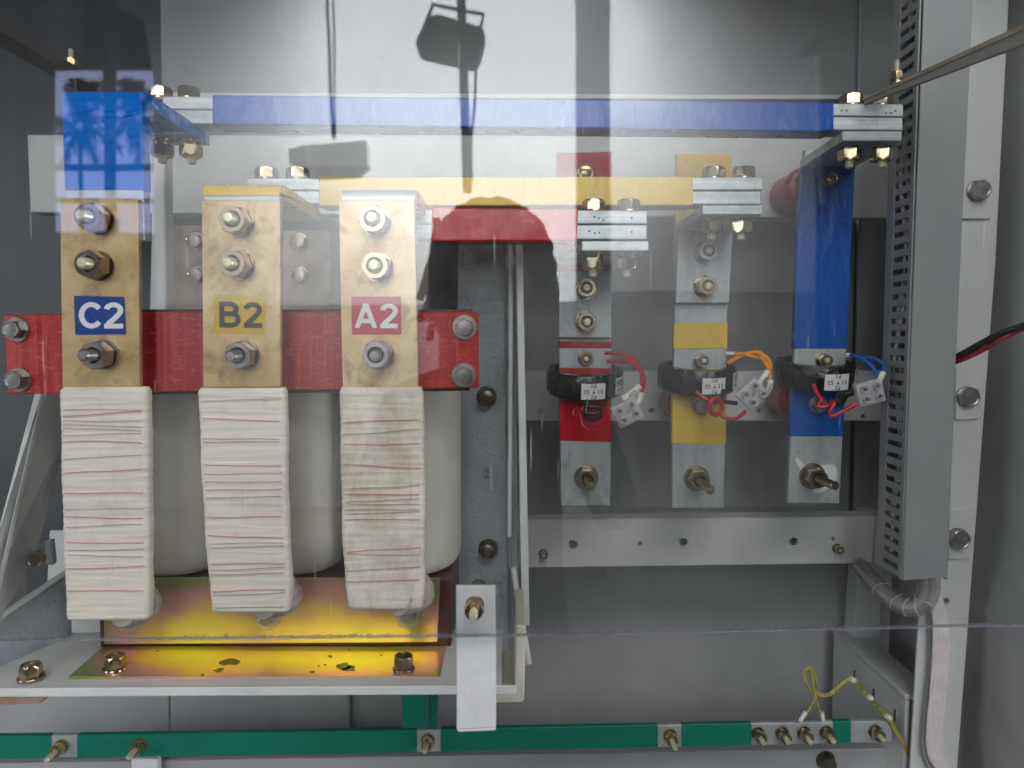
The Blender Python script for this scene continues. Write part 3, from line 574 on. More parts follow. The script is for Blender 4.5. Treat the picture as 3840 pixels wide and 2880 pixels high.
# ------------------------------------------------------------------ risers
def riser(lab, xl, xr, ptop, ptape, D1, mat, xtape=None, zshift=0.0):
    t = thing('riser_bar', lab, 'busbar', P(xl, 780, 0.606), 'bent bars rising behind the terminal plates')
    def prof(y0, y1, th, zt, zb, r, D1_):
        out = []; n = 7   # outer then inner
        out.append((y0, zb))
        for k in range(n+1): a_ = math.pi - k*math.pi/2/n; out.append((y0+r+r*math.cos(a_), zt-r+r*math.sin(a_)))
        out.append((D1_, zt)); out.append((D1_, zt-th)); ri = max(r-th, 0.001)
        for k in range(n+1): a_ = math.pi/2 + k*math.pi/2/n; out.append((y0+th+ri+ri*math.cos(a_), zt-th-ri+ri*math.sin(a_)))
        out.append((y0+th, zb)); return out
    x0, x1 = P(xl, (ptop+740)/2, 0.606).x, P(xr, (ptop+740)/2, 0.606).x; zt = P(0, ptop, 0.6125).z
    def build(name, g, zb, m, D1_, sm=True):
        pr = prof(0.6065-g, 0, 0.010+2*g, zt+g, zb, 0.011, D1_)
        return obj(name, prism([Vector((x0-g, y, z)) for y, z in pr], [Vector((x1+g, y, z)) for y, z in pr]), m, t, sm)
    build('bar', 0.0, P(0, 900, .606).z, M['alu'], D1)
    if ptape: build('tape', 0.0009, P(0, ptape, .606).z, mat, D1-0.012)
    else: obj('tape', box(x0-.0009, x1+.0009, .6245, D1-.012, zt-.0108, zt+.0009, .0008), mat, t)
    return t, x0, x1, zt
rb, *_ = riser('glossy crinkled blue taped bar above the C2 plate', 243, 532, 343, 712, 0.742, M['blue_gloss'])
ry, *_ = riser('yellow taped bent bar above the B2 plate', 765, 1046, 694, 722, 0.735, M['yellow'])
rr, *_ = riser('red taped bent bar above the A2 plate', 1281, 1555, 709, None, 0.735, M['red'])
tb = bmesh.new()
for (y0, x0_, x1_, am) in ((412, 330, 520, 8), (425, 330, 520, 16), (415, 245, 330, 12), (540, 250, 290, 6)):
    tube_bm(spline([P(x0_+(x1_-x0_)*q/6, y0+am*math.sin(q/6*3.1)*(1 if am > 10 else .5)+random.uniform(-2, 2), 0.6056) for q in range(7)], 4), 0.0007, 6, bm=tb)
tube_bm([P(528, 430, .6062), P(530, 705, .6062)], 0.0006, 6, bm=tb)
obj('tape_wrinkles', tb, M['blue_gloss'], rb, True)
# ------------------------------------------------------------------ horizontal busbars
DB, DW = 0.70, 0.026
def hbar(name, lab, up, lo, tp_, mat, heads, nuts, DB=0.70):
    t = thing('busbar', lab, 'busbar', P(up[0][0], up[3][1], DB), 'horizontal busbars')
    obj('upper_bar', poly(up, DB, DW, 0.0008), M['alu'], t); obj('lower_bar', poly(lo, DB, DW, 0.0008), M['alu'], t)
    f = [P(x, y, DB-0.0009) for x, y in tp_]; g = [p+Vector((0, DW+0.0018, 0)) for p in f]
    for q in (f, g): q[0].z += .0006; q[1].z += .0006; q[2].z -= .0006; q[3].z -= .0006
    obj('tape', prism(f, g, 0.0014, 2), M[mat], t)
    for (x, y, kind) in heads: bolt(t, 0, 0, DB, 38, 'head', mat='zinc', loc=Vector((P(x, y, DB+.013).x, DB+0.013, P(x, y, DB).z)), rot=UP, wr=42, txt='8.8', hh=0.0095)
    for (x, y) in nuts: bolt(t, 0, 0, DB, 36, 'nut', 0.019, 'zinc', loc=Vector((P(x, y, DB+.013).x, DB+0.013, P(x, y, DB).z)), rot=DOWN, wr=43, hh=0.0105)
    return t
hbar('b', 'long blue taped busbar across the top', [(608, 360), (3388, 390), (3388, 437), (608, 409)], [(630, 411), (3386, 440), (3386, 489), (630, 463)],
     [(795, 357), (3128, 386), (3128, 490), (795, 464)], 'blue', ((602, 360, 0), (709, 361, 0), (3192, 388, 1), (3302, 390, 1)), ((608, 513), (715, 515), (3187, 530), (3308, 530)))
hbar('y', 'yellow taped busbar in the middle, second from the top', [(926, 668), (2862, 664), (2862, 712), (926, 712)], [(945, 716), (2854, 717), (2854, 766), (945, 763)],
     [(1194, 665), (2600, 664), (2600, 768), (1194, 770)], 'yellow', ((1001, 667, 0), (1117, 667, 1), (2675, 664, 0), (2788, 664, 0)), ((2670, 806), (2782, 806)))
hbar('r', 'short red taped busbar, lowest of the three', [(1480, 786), (2427, 789), (2427, 839), (1480, 836)], [(1480, 842), (2427, 844), (2427, 898), (1480, 894)],
     [(1618, 781), (2170, 785), (2163, 901), (1615, 902)], 'red', ((2227, 789, 1), (2357, 789, 0)), ((2225, 943), (2352, 943)), 0.672)
# the red bar's left end carries the A2 riser: two bolt heads on it
for (x, y) in ((1377, 709), (1507, 709)): bolt(rr, 0, 0, DB, 36, 'head', mat='steel', loc=Vector((P(x, y, .70).x, 0.690, P(0, 709, .6125).z+.001)), rot=UP, wr=38)
# punch marks
def dots(parent, pts, D):
    bm = bmesh.new()
    for (x, y) in pts:
        c = P(x, y, D); vs = [bm.verts.new((c.x+S(4, D)*math.cos(a_), D, c.z+S(4, D)*math.sin(a_))) for a_ in [k*math.pi/4 for k in range(8)]]; q = bm.verts.new((c.x, D-0.0004, c.z))
        for k in range(8): bm.faces.new((vs[k], vs[(k+1) % 8], q))
    obj('punch_marks', bm, M['dark_steel'], parent)
# ------------------------------------------------------------------ links and vertical strips
def strip(lab, secs, D, D2, parts_, link, group='vertical strips on the rails'):
    """secs: list of (y, xl, xr) down the strip; parts_: (y0, y1, material)"""
    t = thing('vertical_busbar', lab, 'busbar', P(secs[-1][1], secs[-1][0], D), group)
    def X(y, k):
        for a_, b_ in zip(secs, secs[1:]):
            if y <= b_[0]: return a_[k] + (b_[k]-a_[k])*(y-a_[0])/(b_[0]-a_[0])
        return secs[-1][k]
    ys = [s[0] for s in secs]
    obj('bar', poly([(X(y, 1), y) for y in ys] + [(X(y, 2), y) for y in ys[::-1]], D, 0.008, 0.0007), M['alu_v'], t)
    for (y0, y1, m) in parts_:
        yy = [y0] + [y for y in ys if y0 < y < y1] + [y1]; j = lambda: random.uniform(-3, 3)
        f = [P(X(y, 1)-2.0, y + (j() if k in (0, len(yy)-1) else 0), D-0.0008) for k, y in enumerate(yy)] + [P(X(y, 2)+2.0, y + (j() if k in (0, len(yy)-1) else 0), D-0.0008) for k, y in enumerate(yy[::-1])]
        obj('tape', prism(f, [p+Vector((0, 0.0096, 0)) for p in f], 0.0007), M[m], t)
    return t
vr = strip('vertical strip with red tape, left of the three', [(572, 2090, 2292), (1000, 2094, 2297), (1400, 2098, 2292), (1897, 2104, 2289)], 0.80, 0, [(571, 1010, 'red'), (1281, 1307, 'red'), (1381, 1656, 'red')], None)
vy = strip('vertical strip with yellow tape, middle of the three', [(578, 2541, 2743), (1140, 2530, 2729), (1665, 2521, 2721), (1906, 2520, 2714)], 0.80, 0, [(577, 1000, 'yellow'), (1209, 1307, 'yellow'), (1382, 1665, 'yellow')], None)
vb = strip('vertical strip with blue tape, right of the three', [(560, 3020, 3207), (900, 2992, 3193), (1310, 2980, 3174), (1635, 2966, 3161), (1888, 2955, 3147)], 0.80, 0, [(640, 1309, 'blue'), (1380, 1635, 'blue')], None)
bolt(vr, 2192, 652, 0.80, 27, 'dome', mat='zinc_yellow', wr=32)
bolt(vr, 2194, 1344, 0.80, 22, 'nut', 0.012, 'zinc', wr=28); bolt(vr, 2198, 1789, 0.80, 34, 'nut', 0.048, 'zinc', wr=46, tip='zinc_yellow')
bolt(vy, 2626, 1352, 0.80, 22, 'nut', 0.013, 'steel', wr=28); bolt(vy, 2626, 1521, 0.80, 26, 'head', mat='steel', wr=33, txt='8.8'); bolt(vy, 2611, 1792, 0.80, 34, 'nut', 0.058, 'zinc', wr=48, tip='zinc_yellow')
bolt(vb, 3083, 1351, 0.80, 21, 'nut', 0.013, 'zinc_yellow', wr=27); bolt(vb, 3106, 677, 0.80, 22, 'dome', mat='zinc', wr=28, txt='8.8'); bolt(vb, 3065, 1516, 0.80, 24, 'head', mat='steel', wr=34); bolt(vb, 3045, 1785, 0.80, 34, 'nut', 0.054, 'zinc', wr=50, tip='zinc')
def blob(parent, name, pts, D, mat, h=0.0006):
    c = spline([P(x, y, D) for x, y in pts], 6, True); obj(name, prism(c, [p+Vector((0, h, 0)) for p in c]), mat, parent)
blob(vb, 'white_paint_mark', [(2990, 1715), (3012, 1740), (3045, 1745), (3090, 1745), (3130, 1745), (3138, 1790), (3110, 1830), (3062, 1850), (3040, 1830), (3005, 1800), (3003, 1765), (2985, 1730)], 0.7994, M['white_paint'])
def link(lab, front, leg, tape_m, tape_y, zt_front, bolts, D1=0.79, Df=0.69):
    (fx0, fx1, fy0, fy1) = front; t = thing('link_bracket', lab, 'bracket', P(fx0, fy1, Df), 'angle links under the busbar ends')
    zt, zb = P(0, fy0, Df).z, P(0, fy1, Df).z; a0, a1 = P(fx0, fy0, Df).x, P(fx1, fy0, Df).x
    (lx0, lx1, by0, by1, ly) = leg; b0, b1 = P(lx0, by0, D1).x, P(lx1, by0, D1).x; c0, c1 = P(by1[0], ly, D1).x, P(by1[1], ly, D1).x; zl = P(0, ly, D1).z
    top = [Vector((a0, Df, zt)), Vector((a1, Df, zt)), Vector((b1, D1+.009, zt)), Vector((b0, D1+.009, zt))]
    bm = prism(top, [p+Vector((0, 0, zb-zt)) for p in top], 0.0008)
    obj('top_leg', bm, M['alu'], t)
    f = [Vector((b0, D1, zb+.0005)), Vector((b1, D1, zb+.0005)), Vector((c1, D1, zl)), Vector((c0, D1, zl))]
    obj('down_leg', prism(f, [p+Vector((0, .0088, 0)) for p in f], 0.0007), M['alu_v'] if tape_m is None or tape_y else M[tape_m], t)
    if tape_m and tape_y:
        zy = P(0, tape_y, D1).z; k = (zb-zy)/(zb-zl); g = [Vector((b0-.0006, D1-.0007, zb-.0002)), Vector((b1+.0006, D1-.0007, zb-.0002)), Vector((b1+(c1-b1)*k+.0006, D1-.0007, zy)), Vector((b0+(c0-b0)*k-.0006, D1-.0007, zy))]
        obj('tape', prism(g, [p+Vector((0, .0085, 0)) for p in g], 0.0005), M[tape_m], t)
    for (x, y, mt) in bolts: bolt(t, x, y, D1, 33, 'nut', 0.016, mt, wr=42, tip='stud_tip')
    return t
link('aluminium link joining the red busbar to its strip', (2182, 2434, 903, 941), (2096, 2297, 990, (2095, 2292), 1266), 'red', 1018, 0, ((2194, 1083, 'zinc'), (2195, 1207, 'zinc')), Df=0.664)
link('aluminium link joining the yellow busbar to its strip', (2635, 2862, 769, 804), (2543, 2748, 866, (2533, 2735), 1136), None, None, 0, ((2641, 947, 'steel'), (2640, 1075, 'zinc')))
lb = link('blue taped link joining the blue busbar to its strip', (3160, 3384, 491, 528), (3012, 3212, 620, (3001, 3203), 645), 'blue', None, 0, ())
hb = [o for o in bpy.data.objects if o.get('category') == 'busbar' and 'horizontal busbars' == o.get('group')]
dots(hb[2], [(2229, 814), (2246, 819), (2263, 825), (2369, 817), (2210, 867), (2231, 874), (2247, 872), (2369, 870)], 0.6719); dots(hb[0], [(3155, 415), (3175, 415), (3322, 424), (3342, 424), (3358, 416)], DB-0.0001)
# red epoxy stand-offs behind the strips
for (x, y, r, lab) in ((3012, 707, 76, 'red round insulator behind the top of the blue strip'), (2985, 1500, 72, 'red round insulator behind the lower blue strip'), (2562, 1515, 64, 'red round insulator behind the yellow strip'), (2200, 1500, 64, 'red round insulator behind the red strip')):
    D = 0.835; R_ = S(r, D); prof_ = [(R_*0.8, -0.045), (R_, -0.04), (R_*0.93, -0.02), (R_, 0.0), (R_*0.99, 0.006), (R_*0.85, 0.014), (R_*0.5, 0.0165)]
    o = obj('insulator', lathe(prof_, 36), M['insulator'], None, True); o.location = P(x, y, D); tag(o, lab, 'insulator', 'red stand-off insulators')
# ------------------------------------------------------------------ current transformers
def ctrans(cx, cy, lab, lbl, side, sidetxt, tilt=10, n_=0):
    D = 0.812; c = P(cx, cy, D); ro, ri, h = 0.0428, 0.0318, 0.0285
    t = thing('current_transformer', lab, 'current transformer', c, 'black ring transformers')
    bm = bmesh.new(); seg = 72; rings = []; rnd = random.Random(cx)
    prof_ = [(ro, -h/2+.004), (ro+.0006, 0), (ro, h/2-.004), (ro-.0025, h/2-.0005), (ri+.002, h/2), (ri, h/2-.003), (ri, -h/2+.003), (ri+.002, -h/2), (ro-.0025, -h/2+.0005)]
    rot = Matrix.Rotation(math.radians(tilt), 3, 'X')
    lump = [rnd.uniform(-1, 1) for _ in range(seg)]
    for k in range(seg):
        a_ = 2*math.pi*k/seg; o_ = 0.00035*lump[k//3*3 % seg] + 0.00012*lump[k]
        rings.append([bm.verts.new(c + rot @ Vector(((r+o_)*math.cos(a_), (r+o_)*math.sin(a_), z_+o_*0.8))) for r, z_ in prof_])
    m = len(prof_)
    for k in range(seg):
        a_, b_ = rings[k], rings[(k+1) % seg]
        for j in range(m): bm.faces.new((a_[j], a_[(j+1) % m], b_[(j+1) % m], b_[j]))
    obj('ring', bm, M['black_tape'], t, True)
    def curved(name, a0, a1, z0, z1, mat, par, g=0.0012):
        bm = bmesh.new(); N = 8; cols = []
        for k in range(N+1):
            a_ = math.radians(a0+(a1-a0)*k/N); col = []
            for (r, z_) in ((ro+g, z0), (ro+g, z1), (ro+g-.0003, z1), (ro+g-.0003, z0)): col.append(bm.verts.new(c + rot @ Vector((r*math.cos(a_), r*math.sin(a_), z_))))
            cols.append(col)
        for p, q in zip(cols, cols[1:]):
            for j in range(4): bm.faces.new((p[j], p[(j+1) % 4], q[(j+1) % 4], q[j]))
        bm.faces.new(cols[0]); bm.faces.new(cols[-1][::-1]); return obj(name, bm, mat, par)
    def ctext(s, a0, a1, z0, z1, par):
        me = text_mesh(s, 0.012); xs = [v.co.x for v in me.vertices]; ys = [v.co.y for v in me.vertices]
        for v in me.vertices:
            u = 1-(v.co.x-min(xs))/(max(xs)-min(xs)); q = 1-(v.co.y-min(ys))/(max(ys)-min(ys)); a_ = math.radians(a0+(a1-a0)*u)
            v.co = c + rot @ Vector(((ro+.00135)*math.cos(a_), (ro+.00135)*math.sin(a_), z0+(z1-z0)*q))
        put('lettering', me, par, None, M['ink'])
    a0, a1 = lbl; am = (a0+a1)/2
    s = curved('label', a0, a1, -h/2+.003, h/2-.008, M['paper'], t)
    z0 = -h/2+.003; H = h-.011
    for (tx, u0, u1, q0, q1) in (('P2', .40, .60, .02, .28), ('S1', .68, .90, .36, .62), ('S2', .10, .32, .36, .62), ('P1', .40, .60, .74, 1.0)):
        ctext(tx, a0+(a1-a0)*u0, a0+(a1-a0)*u1, z0+H*q0, z0+H*q1, s)
    # small arrow between S1 and S2
    bm = bmesh.new()
    def pt(u, q): a_ = math.radians(a0+(a1-a0)*u); return c + rot @ Vector(((ro+.0014)*math.cos(a_), (ro+.0014)*math.sin(a_), z0+H*q))
    bm.faces.new([bm.verts.new(pt(*q)) for q in ((.44, .48), (.56, .48), (.5, .32))]); bm.faces.new([bm.verts.new(pt(*q)) for q in ((.49, .48), (.51, .48), (.51, .66), (.49, .66))])
    obj('arrow', bm, M['ink'], s)
    b0, b1 = side; s2 = curved('side_label', b0, b1, -h/2+.005, h/2-.005, M['paper'], t)
    z0 = -h/2+.005; H = h-.01
    ctext(sidetxt[0], b0+(b1-b0)*.05, b0+(b1-b0)*.95, z0+H*.60, z0+H*.86, s2); ctext(sidetxt[1], b0+(b1-b0)*.1, b0+(b1-b0)*.9, z0+H*.12, z0+H*.40, s2)
    curved('rule_line', b0, b1, z0+H*.50, z0+H*.53, M['ink'], s2, 0.0013)
    return t
ctrans(2192, 1426, 'black ring transformer around the red strip', (260, 295), (315, 342), ('082025/08', 'CL-1; 5VA'))
ctrans(2612, 1412, 'black ring transformer around the yellow strip', (264, 299), (318, 345), ('082025/07', 'CL-1; 5VA'), 8)
ctrans(3052, 1398, 'black ring transformer around the blue strip, nearest the duct', (262, 300), (318, 345), ('082025/06', 'CL-1; 5VA'), 8)
# ------------------------------------------------------------------ terminal blocks
def tblock(cx, cy, rot, lab, w_=0.027, h_=0.024):
    D = 0.742; t = thing('terminal_block', lab, 'terminal block', P(cx, cy, D), 'milky nylon terminal blocks')
    t.rotation_euler = (0, math.radians(rot), 0)
    def lo(name, bm, mat, par=None, sm=True):
        bmesh.ops.recalc_face_normals(bm, faces=bm.faces); me = bpy.data.meshes.new(name); bm.to_mesh(me); bm.free(); me.materials.append(mat)
        if sm:
            for p in me.polygons: p.use_smooth = True
            me.set_sharp_from_angle(angle=math.radians(35))
        o = bpy.data.objects.new(name, me); COL.objects.link(o); o.parent = par or t; return o
    bm = box(-w_/2, w_/2, -0.003, 0.007, -h_/2, h_/2, 0.0012, 2); lo('body', bm, M['nylon'])
    for sx in (-1, 1):
        for sz in (-1, 1):
            o = lo('collar', lathe([(0.0040, 0), (0.0040, 0.0045), (0.0028, 0.0045), (0.0026, 0.001)], 24), M['nylon']); o.location = (sx*w_*.25, -0.003, sz*h_*.23)
            s = lo('screw', lathe([(0.0022, 0.0), (0.0022, 0.0008), (0.0017, 0.0012)], 20), M['steel']); s.location = (sx*w_*.25, -0.003, sz*h_*.23)
            sl = lo('slot', box(-0.0019, 0.0019, -0.0019, -0.0012, -0.0004, 0.0004), M['ink'], s, False); sl.rotation_euler = (0, random.uniform(0, 3), 0)
    o = lo('centre_hole', lathe([(0.0016, 0), (0.0016, 0.0008)], 16), M['pvc']); o.location = (0, -0.003, 0); return t
tblock(2352, 1546, -28, 'milky terminal block with four screws beside the red strip')
tblock(2822, 1478, -44, 'milky terminal block with four screws beside the yellow strip')
tblock(3262, 1472, -14, 'milky terminal block with four screws beside the blue strip')
# ------------------------------------------------------------------ signal wires
def wires(name, lab, parts_, cat='wiring'):
    t = thing(name, lab, cat, P(*parts_[0][1][0]))
    for (nm, pts, r, m) in parts_: tube(nm, pts, r, M[m], t, 8, 10)
    return t
def zz(L, D0, D1=None): D1 = D0 if D1 is None else D1; n = len(L)-1; return [(x, y, D0+(D1-D0)*i/n) for i, (x, y) in enumerate(L)]
wr_ = wires('signal_wires', 'red wires with white sleeves looping right of the red strip', [
    ('wire', zz([(2400, 1447), (2415, 1414), (2396, 1385), (2361, 1356), (2335, 1355), (2306, 1354), (2280, 1354)], .745, .785), 8, 'wire_red'),
    ('wire', zz([(2406, 1472), (2415, 1435), (2408, 1391), (2378, 1351), (2336, 1330), (2296, 1324), (2270, 1324)], .745, .79), 7, 'wire_red'),
    ('wire', zz([(2407, 1440), (2404, 1395), (2375, 1357), (2350, 1340)], .75, .77), 7, 'wire_red'),
    ('sleeve', zz([(2336, 1498), (2368, 1474), (2401, 1446)], .745), 13, 'sleeve'), ('sleeve', zz([(2369, 1530), (2392, 1508), (2407, 1471)], .745), 12, 'sleeve'), ('ferrule', zz([(2290, 1354), (2309, 1354)], .783), 7, 'sleeve')])
fit_text('lettering', '4S2', [(2355, 1484), (2379, 1460), (2385, 1467), (2361, 1491)], 0.7408, M['ink'], wr_, 0.01)
wires('lead_wires', 'black and dark red leads below the ring on the red strip', [
    ('wire', zz([(2192, 1510), (2205, 1524), (2232, 1526), (2250, 1540), (2225, 1552), (2200, 1545), (2190, 1530)], .765), 8, 'wire_black'),
    ('wire', zz([(2205, 1500), (2196, 1545), (2200, 1570), (2225, 1575), (2256, 1560)], .765, .745), 8, 'wire_black'),
    ('wire', zz([(2195, 1505), (2178, 1540), (2160, 1532), (2148, 1545), (2155, 1562), (2176, 1556), (2180, 1585), (2196, 1605), (2216, 1612), (2252, 1606), (2282, 1592)], .77, .745), 4, 'wire_red')])
wy = wires('signal_wires', 'orange wires with white sleeves right of the yellow strip', [
    ('wire', zz([(2755, 1326), (2785, 1328), (2811, 1334), (2840, 1342), (2856, 1341), (2870, 1360), (2884, 1392), (2887, 1425)], .785, .745), 7, 'wire_orange'),
    ('wire', zz([(2732, 1362), (2775, 1337), (2830, 1322), (2860, 1331), (2882, 1352), (2888, 1380), (2880, 1395)], .79, .745), 9, 'wire_orange'),
    ('ferrule', zz([(2722, 1326), (2757, 1326)], .786), 7, 'sleeve'), ('sleeve', zz([(2880, 1392), (2860, 1421), (2838, 1449)], .745), 12, 'sleeve'), ('sleeve', zz([(2889, 1424), (2887, 1450), (2874, 1477)], .745), 11, 'sleeve')])
fit_text('lettering', '5S2', [(2857, 1432), (2870, 1412), (2878, 1418), (2865, 1438)], 0.7408, M['ink'], wy, 0.01)
fit_text('lettering', '3S1', [(2878, 1468), (2888, 1438), (2895, 1441), (2885, 1471)], 0.7408, M['ink'], wy, 0.01)
tl = wires('lead_wires', 'pink and black leads knotted in front of the yellow strip', [
    ('wire', zz([(2610, 1468), (2632, 1487), (2667, 1506), (2690, 1512)], .765, .755), 7, 'wire_red'), ('wire', zz([(2695, 1545), (2712, 1562), (2740, 1571), (2768, 1565), (2797, 1541)], .755, .745), 7, 'wire_red'),
    ('wire', zz([(2713, 1462), (2708, 1500), (2730, 1508), (2763, 1512)], .768, .745), 8, 'wire_black')])
ring_ = [P(2684+24*math.cos(a_), 1524+31*math.sin(a_), 0.752+0.004*math.cos(a_)) for a_ in [k*math.pi/8 for k in range(16)]]
obj('loop', tube_bm(ring_, S(9, .75), 10, True), M['wire_red'], tl, True)
wires('signal_wires', 'blue wires with white sleeves between the blue strip and the duct', [
    ('wire', zz([(3186, 1331), (3212, 1338), (3239, 1351), (3271, 1376), (3295, 1418)], .785, .745), 8, 'wire_blue'), ('wire', zz([(3232, 1347), (3262, 1344), (3290, 1350), (3314, 1370), (3313, 1398)], .775, .745), 8, 'wire_blue'),
    ('ferrule', zz([(3172, 1331), (3188, 1331)], .785), 8, 'sleeve'), ('sleeve', zz([(3314, 1395), (3303, 1415), (3290, 1440)], .744), 11, 'sleeve'), ('sleeve', zz([(3300, 1435), (3300, 1470)], .744), 7, 'sleeve')])
wires('lead_wires', 'twisted red and black leads in front of the blue strip', [
    ('wire', zz([(3051, 1440), (3062, 1470), (3080, 1500), (3066, 1522), (3095, 1526), (3122, 1508), (3128, 1516), (3112, 1541), (3119, 1560), (3160, 1542), (3220, 1511)], .765, .745), 7, 'wire_red'),
    ('wire', zz([(3150, 1480), (3152, 1485), (3140, 1500), (3152, 1515), (3165, 1490), (3180, 1475), (3200, 1470)], .765, .745), 13, 'wire_black')])
# conduit, white cables, red and black pair, earth wires
cd = thing('braided_conduit', 'clear grey spiral sleeve curving from behind the rail into the duct', 'conduit', P(3440, 2285, 0.77))
cpts = spline([P(3170, 2050, .935), P(3215, 2110, .89), P(3262, 2165, .82), P(3320, 2225, .775), P(3390, 2272, .76), P(3450, 2272, .752), P(3483, 2225, .75), P(3487, 2160, .75), P(3487, 2120, .75)], 14)
obj('sleeve', tube_bm(cpts, lambda q: S(36, .76)*(1+0.03*math.sin(q*150)), 18), M['heatshrink'], cd, True)
for k in range(4):
    a_ = k*1.57; obj('inner_cable', tube_bm([p+Vector((0.004*math.cos(a_), 0.002, 0.004*math.sin(a_))) for p in cpts], 0.0034, 8), M['pvc' if k % 2 else 'cream'], cd, True)
hx = bmesh.new(); 
for k in range(5):
    i = 40+k*9
    if i < len(cpts)-1:
        t_ = (cpts[i+1]-cpts[i-1]).normalized(); u = t_.orthogonal().normalized(); v = t_.cross(u); rr_ = S(38, .76)
        tube_bm([cpts[i]+(u*math.cos(q)+v*math.sin(q))*rr_+t_*0.002*math.sin(q*2) for q in [j*math.pi/8 for j in range(16)]], 0.0005, 5, True, hx)
obj('spiral_edge', hx, M['cream'], cd, True)
wc = thing('white_cables', 'bundle of white cables hanging in front of the right post', 'cables', P(3500, 2880, 0.77))
for k in range(6):
    dx = -26+k*10.5; tube('cable', [(3500+dx*.8, 2215, .775), (3512+dx*.85, 2265, .77), (3527+dx*.9, 2330, .768), (3528+dx, 2450, .768), (3518+dx, 2600, .768), (3505+dx, 2740, .768), (3512+dx, 2830, .768), (3560+dx*1.1, 2900, .766), (3640+dx*1.2, 2980, .765)], 6.5, M['wire_white'], wc, 6, 8)
tube('grey_cable', [(3480, 2290, .775), (3492, 2330, .775), (3488, 2500, .775), (3474, 2650, .775), (3462, 2780, .775), (3475, 2850, .775), (3520, 2930, .775)], 6, M['pvc'], wc, 6, 8)
pw = wires('red_black_cable', 'black and red wire pair running off to the right of the duct', [
    ('black_wire', zz([(3560, 1345), (3610, 1322), (3690, 1278), (3760, 1245), (3900, 1195)], .74, .66), 8, 'wire_black'), ('black_wire', zz([(3560, 1352), (3625, 1325), (3700, 1285), (3780, 1248), (3900, 1205)], .742, .66), 8, 'wire_black'),
    ('red_wire', zz([(3560, 1366), (3620, 1345), (3700, 1305), (3760, 1268), (3900, 1205)], .742, .665), 8, 'wire_red')], 'cable')
M['wire_yg'] = pbr('yellow_green_wire', (0.36, 0.28, 0.06), (0.10, 0.17, 0.05), 120, 0.4, stretch=(1, 1, 1), lo=0.52, hi=0.56)
ew = wires('earth_wires', 'yellow and green earth wires looping up from the green bar', [
    ('wire', zz([(3010, 2690), (3048, 2640), (3062, 2570), (3045, 2510), (3025, 2512), (3018, 2550), (3050, 2590), (3105, 2602), (3195, 2543), (3262, 2617), (3330, 2690), (3375, 2765), (3420, 2830)], .79, .80), 4.6, 'wire_yg'),
    ('wire', zz([(3086, 2690), (3062, 2630), (3050, 2570), (3032, 2508), (3012, 2540), (3050, 2596), (3110, 2608), (3190, 2550), (3258, 2622), (3325, 2697), (3368, 2765), (3410, 2840)], .79, .80), 4.6, 'wire_yg'),
    ('ferrule', zz([(3000, 2705), (3022, 2670)], .79), 8, 'sleeve'), ('ferrule', zz([(3088, 2702), (3083, 2672)], .79), 8, 'sleeve'),
    ('cable_tie', zz([(3188, 2545), (3204, 2553)], .795), 11, 'sleeve'), ('cable_tie', zz([(3254, 2612), (3270, 2620)], .795), 10, 'sleeve'), ('cable_tie', zz([(3325, 2685), (3340, 2695)], .795), 10, 'sleeve')])
# ------------------------------------------------------------------ gold bracket, core
gb = thing('mounting_angle', 'shiny yellow and pink zinc coated angle under the coils', 'bracket', P(255, 2537, 0.606))
obj('upright_face', poly([(384, 2166), (1650, 2169), (1640, 2409), (390, 2417)], 0.666, 0.003, 0.0006), M['gold'], gb)
xa, xb = P(255, 2537, .606).x, P(1650, 2537, .606).x; zf = P(900, 2537, .606).z
obj('foot_plate', prism([Vector((xa, .606, zf-.0035)), Vector((xb, .606, zf-.0035)), Vector((xb, .606, zf)), Vector((xa, .606, zf))], [Vector((P(385, 2425, .668).x-.0, .668, zf-.0035)), Vector((xb, .668, zf-.0035)), Vector((xb, .668, zf)), Vector((P(385, 2425, .668).x, .668, zf))], 0.0005), M['gold'], gb)
bolt(gb, 0, 0, .62, 33, 'head', hh=0.0105, mat='zinc', loc=Vector((P(428, 2500, .618).x, .620, zf)), rot=UP, wr=45, txt='8.8', spin=.55); bolt(gb, 0, 0, .62, 33, 'head', hh=0.0105, mat='dark_steel', loc=Vector((P(1512, 2500, .618).x, .620, zf)), rot=UP, wr=42, txt='8.8', spin=0.5)
bolt(gb, 1003, 2306, 0.665, 26, 'dome', mat='steel', wr=34); bolt(gb, 1530, 2300, 0.665, 26, 'dome', mat='steel', wr=34); bolt(gb, 490, 2320, 0.665, 26, 'dome', mat='steel', wr=34)
for (x, y) in ((1003, 2306), (1530, 2300), (490, 2320)):
    o = obj('clear_cap', lathe([(S(52, .665), 0), (S(50, .665), 0.004), (S(44, .665), 0.009), (S(30, .665), 0.012)], 28), M['cap'], gb, True); o.location = P(x+4, y+4, 0.664) - wl(gb)
def stain(cx, cy, r, seed):
    r *= 1.5
    rnd = random.Random(seed); D = 0.63; bm = bmesh.new(); t0 = P(cx, cy, D); k_ = (zf+.0004-CZ)/(t0.z-CZ); c = Vector((t0.x*k_, t0.y*k_, zf+.0004))
    n = 9; vs = [bm.verts.new(p) for p in spline([c+Vector((r*math.cos(a_)*(1+rnd.uniform(-.4, .4)), r*0.9*math.sin(a_)*(1+rnd.uniform(-.4, .4)), 0)) for a_ in [2*math.pi*q/n for q in range(n)]], 5, True)]
    f = bm.faces.new(vs); e = bmesh.ops.extrude_face_region(bm, geom=[f])
    for v in [g for g in e['geom'] if isinstance(g, bmesh.types.BMVert)]: v.co.z -= 0.0003
    obj('oil_stain', bm, M['stain'], gb)
